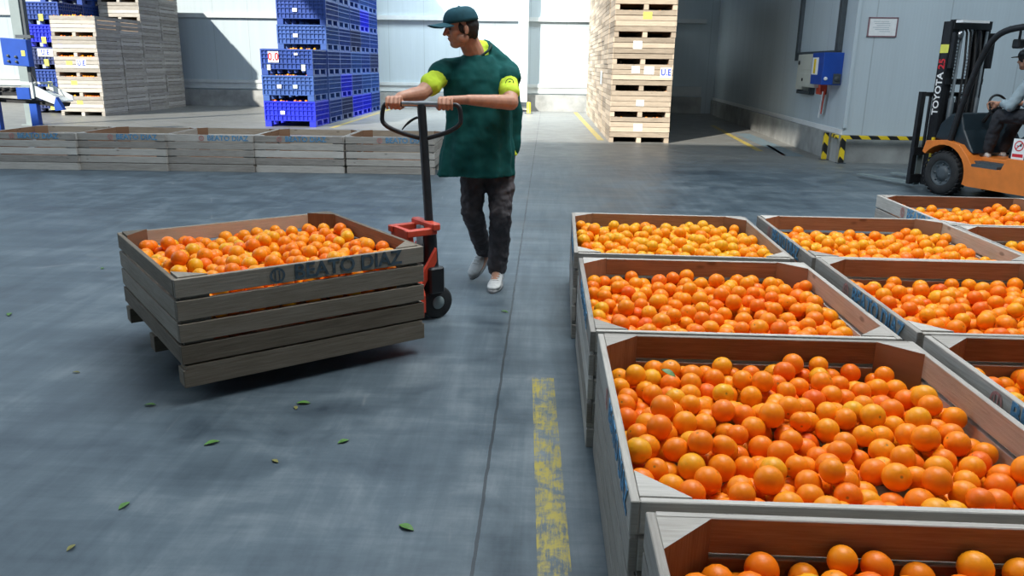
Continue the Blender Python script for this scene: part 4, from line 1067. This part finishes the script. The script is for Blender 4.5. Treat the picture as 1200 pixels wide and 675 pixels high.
for i in range(6): m.box((random.uniform(-.05,.05),-.0145,.085-.03*i),(random.uniform(.15,.28),.001,.006))
m.build('printed_lines',M['bluegrey_cloth'],t)

# ------------------------------------------------------------------ machine at the left
t=empty('grey_post',(-11.62,17.9,0),0,'tall grey steel post behind the blue control box at far left','post')
m=MB(); m.box((0,0,3.4),(.22,.14,6.8),ch=.004); m.box((0,0,.01),(.34,.3,.02)); m.build('shaft',M['post_grey'],t)
m=MB(); m.box((.15,.02,3.4),(.06,.12,6.8)); m.build('cable_duct',M['dark_metal'],t)
t=empty('control_box',(-10.12,15.55,0),0,'blue control box with knobs on a stand above the conveyor','control box')
m=MB(); m.prism([(-.32,1.33),(-.32,1.83),(.19,1.80),(.19,1.30)],1,-.10,.06); b_=m.build('housing',M['blue_paint'],t); bv=b_.modifiers.new('b','BEVEL'); bv.width=.01
m=MB()
for x,z in((-.20,1.50),(-.05,1.48),(-.20,1.40),(-.05,1.39)): m.lathe([(0,.03),(.022,.03),(.028,0)],14,Matrix.Translation((x,-.10,z))@Matrix.Rotation(R(90),4,'X'))
m.build('knobs',M['dark_metal'],t)
m=MB(); m.box((.10,-.103,1.55),(.07,.004,.10)); m.build('yellow_label',M['yellow_paper'],t)
m=MB(); m.tube([(.10,.05,1.32),(.12,.05,1.15),(.2,.03,1.0),(.22,.0,.9)],.012,8); m.build('cable',M['black'],t)
m=MB(); m.box((.05,.10,1.0),(.06,.06,.80)); m.box((.05,.1,1.86),(.3,.12,.06)); m.build('bracket',M['dark_metal'],t)
t=empty('conveyor',(-10.0,15.6,0),0,'grey and blue sorting conveyor with a sloping chute at far left','conveyor')
for x_,y_ in((-.04,0),(-.95,0),(-.30,.40),(-1.1,.40)):
    m=MB(); m.box((x_,y_,.30),(.15,.12,.60),ch=.005); m.box((x_,y_,.006),(.2,.16,.012)); m.build('leg',M['blue_paint'],t)
for a_,b_,c_,d_ in((-.14,.80,.26,.22),(-1.0,.74,.62,.40)):
    m=MB(); m.box((a_,-.12,b_),(c_,.06,d_),ch=.005); m.build('blue_side_plate',M['blue_paint'],t)
m=MB(); m.box((-.75,-.10,.985),(1.7,.06,.045)); m.box((-.75,.44,.985),(1.7,.06,.045)); m.box((.05,-.15,.86),(.05,.03,.30)); m.build('top_frame',M['grey_paint'],t)
m=MB(); m.prism([(.04,.98),(.50,.74),(.50,.58),(.04,.76)],1,-.13,-.09); m.prism([(.04,.98),(.50,.74),(.50,.66),(.04,.86)],1,.42,.45)
m.prism([(.04,.84),(.50,.66),(.50,.64),(.04,.81)],1,-.09,.42); m.build('chute',M['grey_paint'],t)
m=MB(); m.prism([(.50,.74),(.62,.50),(.45,.48),(.44,.58)],1,-.15,-.05); m.build('chute_tip',M['blue_paint'],t)
m=MB(); m.box((-.70,.18,.78),(1.5,.46,.06)); m.prism([(-1.3,.70),(.46,.62),(.42,.54),(-.1,.60),(-1.3,.64)],1,0,.40)
for i in range(9): m.lathe([(0,-.22),(.035,-.22),(.035,.22),(0,.22)],12,Matrix.Translation((-1.40+i*.16,.18,.86))@Matrix.Rotation(R(90),4,'X'))
m.build('roller_bed',M['rubber'],t)

# ------------------------------------------------------------------ light, camera
wd=bpy.data.worlds.new('World'); S.world=wd; wd.use_nodes=True; wt=wd.node_tree; wt.nodes.clear()
wo=wt.nodes.new('ShaderNodeOutputWorld'); bg=wt.nodes.new('ShaderNodeBackground'); wt.links.new(bg.outputs[0],wo.inputs[0])
bg.inputs[0].default_value=(.62,.80,1.0,1); bg.inputs[1].default_value=1.45
def lamp(name,typ,loc,energy,color,rot=None,size=None,sy=None,angle=None,spread=None):
    l=bpy.data.lights.new(name,typ); l.energy=energy; l.color=color
    if size: l.shape='RECTANGLE'; l.size=size; l.size_y=sy or size
    if angle is not None: l.angle=angle
    if spread: l.spread=spread
    o=link(name,l); o.location=loc
    if rot: o.rotation_euler=rot
    return o
sd=Vector((.545,.84,-.62)).normalized()
lamp('sun','SUN',(-8,-4,12),8.2,(1,.93,.83),sd.to_track_quat('-Z','Y').to_euler(),angle=R(1.2))
lamp('fill_light','AREA',(1.2,5.0,7.15),700,(.92,.97,1.0),None,2.6,6)  # unseen area lamps added to brighten the bins and walls
lamp('fill_light','AREA',(-2.6,24.4,7.15),760,(.85,.95,1.0),None,6,2.0,None,R(110))
lamp('fill_light','AREA',(7.5,8.5,7.15),270,(.72,.88,1.0),None,3,6)
lamp('fill_light','AREA',(-9,5.5,7.15),230,(.80,.92,1.0),None,3,5)
cam=bpy.data.cameras.new('camera'); co=link('camera',cam); S.camera=co
cam.sensor_width=36; cam.lens=CF/1200*36; cam.clip_start=.05; cam.clip_end=200
Mc=Matrix((cr.normalized(),cu_.normalized(),-cf.normalized())).transposed().to_4x4(); co.matrix_world=Matrix.Translation(CAMLOC)@Mc
S.view_settings.view_transform='Standard'; S.view_settings.look='None'; S.view_settings.exposure=0; S.view_settings.gamma=1
S.view_settings.use_curve_mapping=False
S.cycles.use_denoising=True; S.cycles.max_bounces=8; S.cycles.sample_clamp_indirect=6
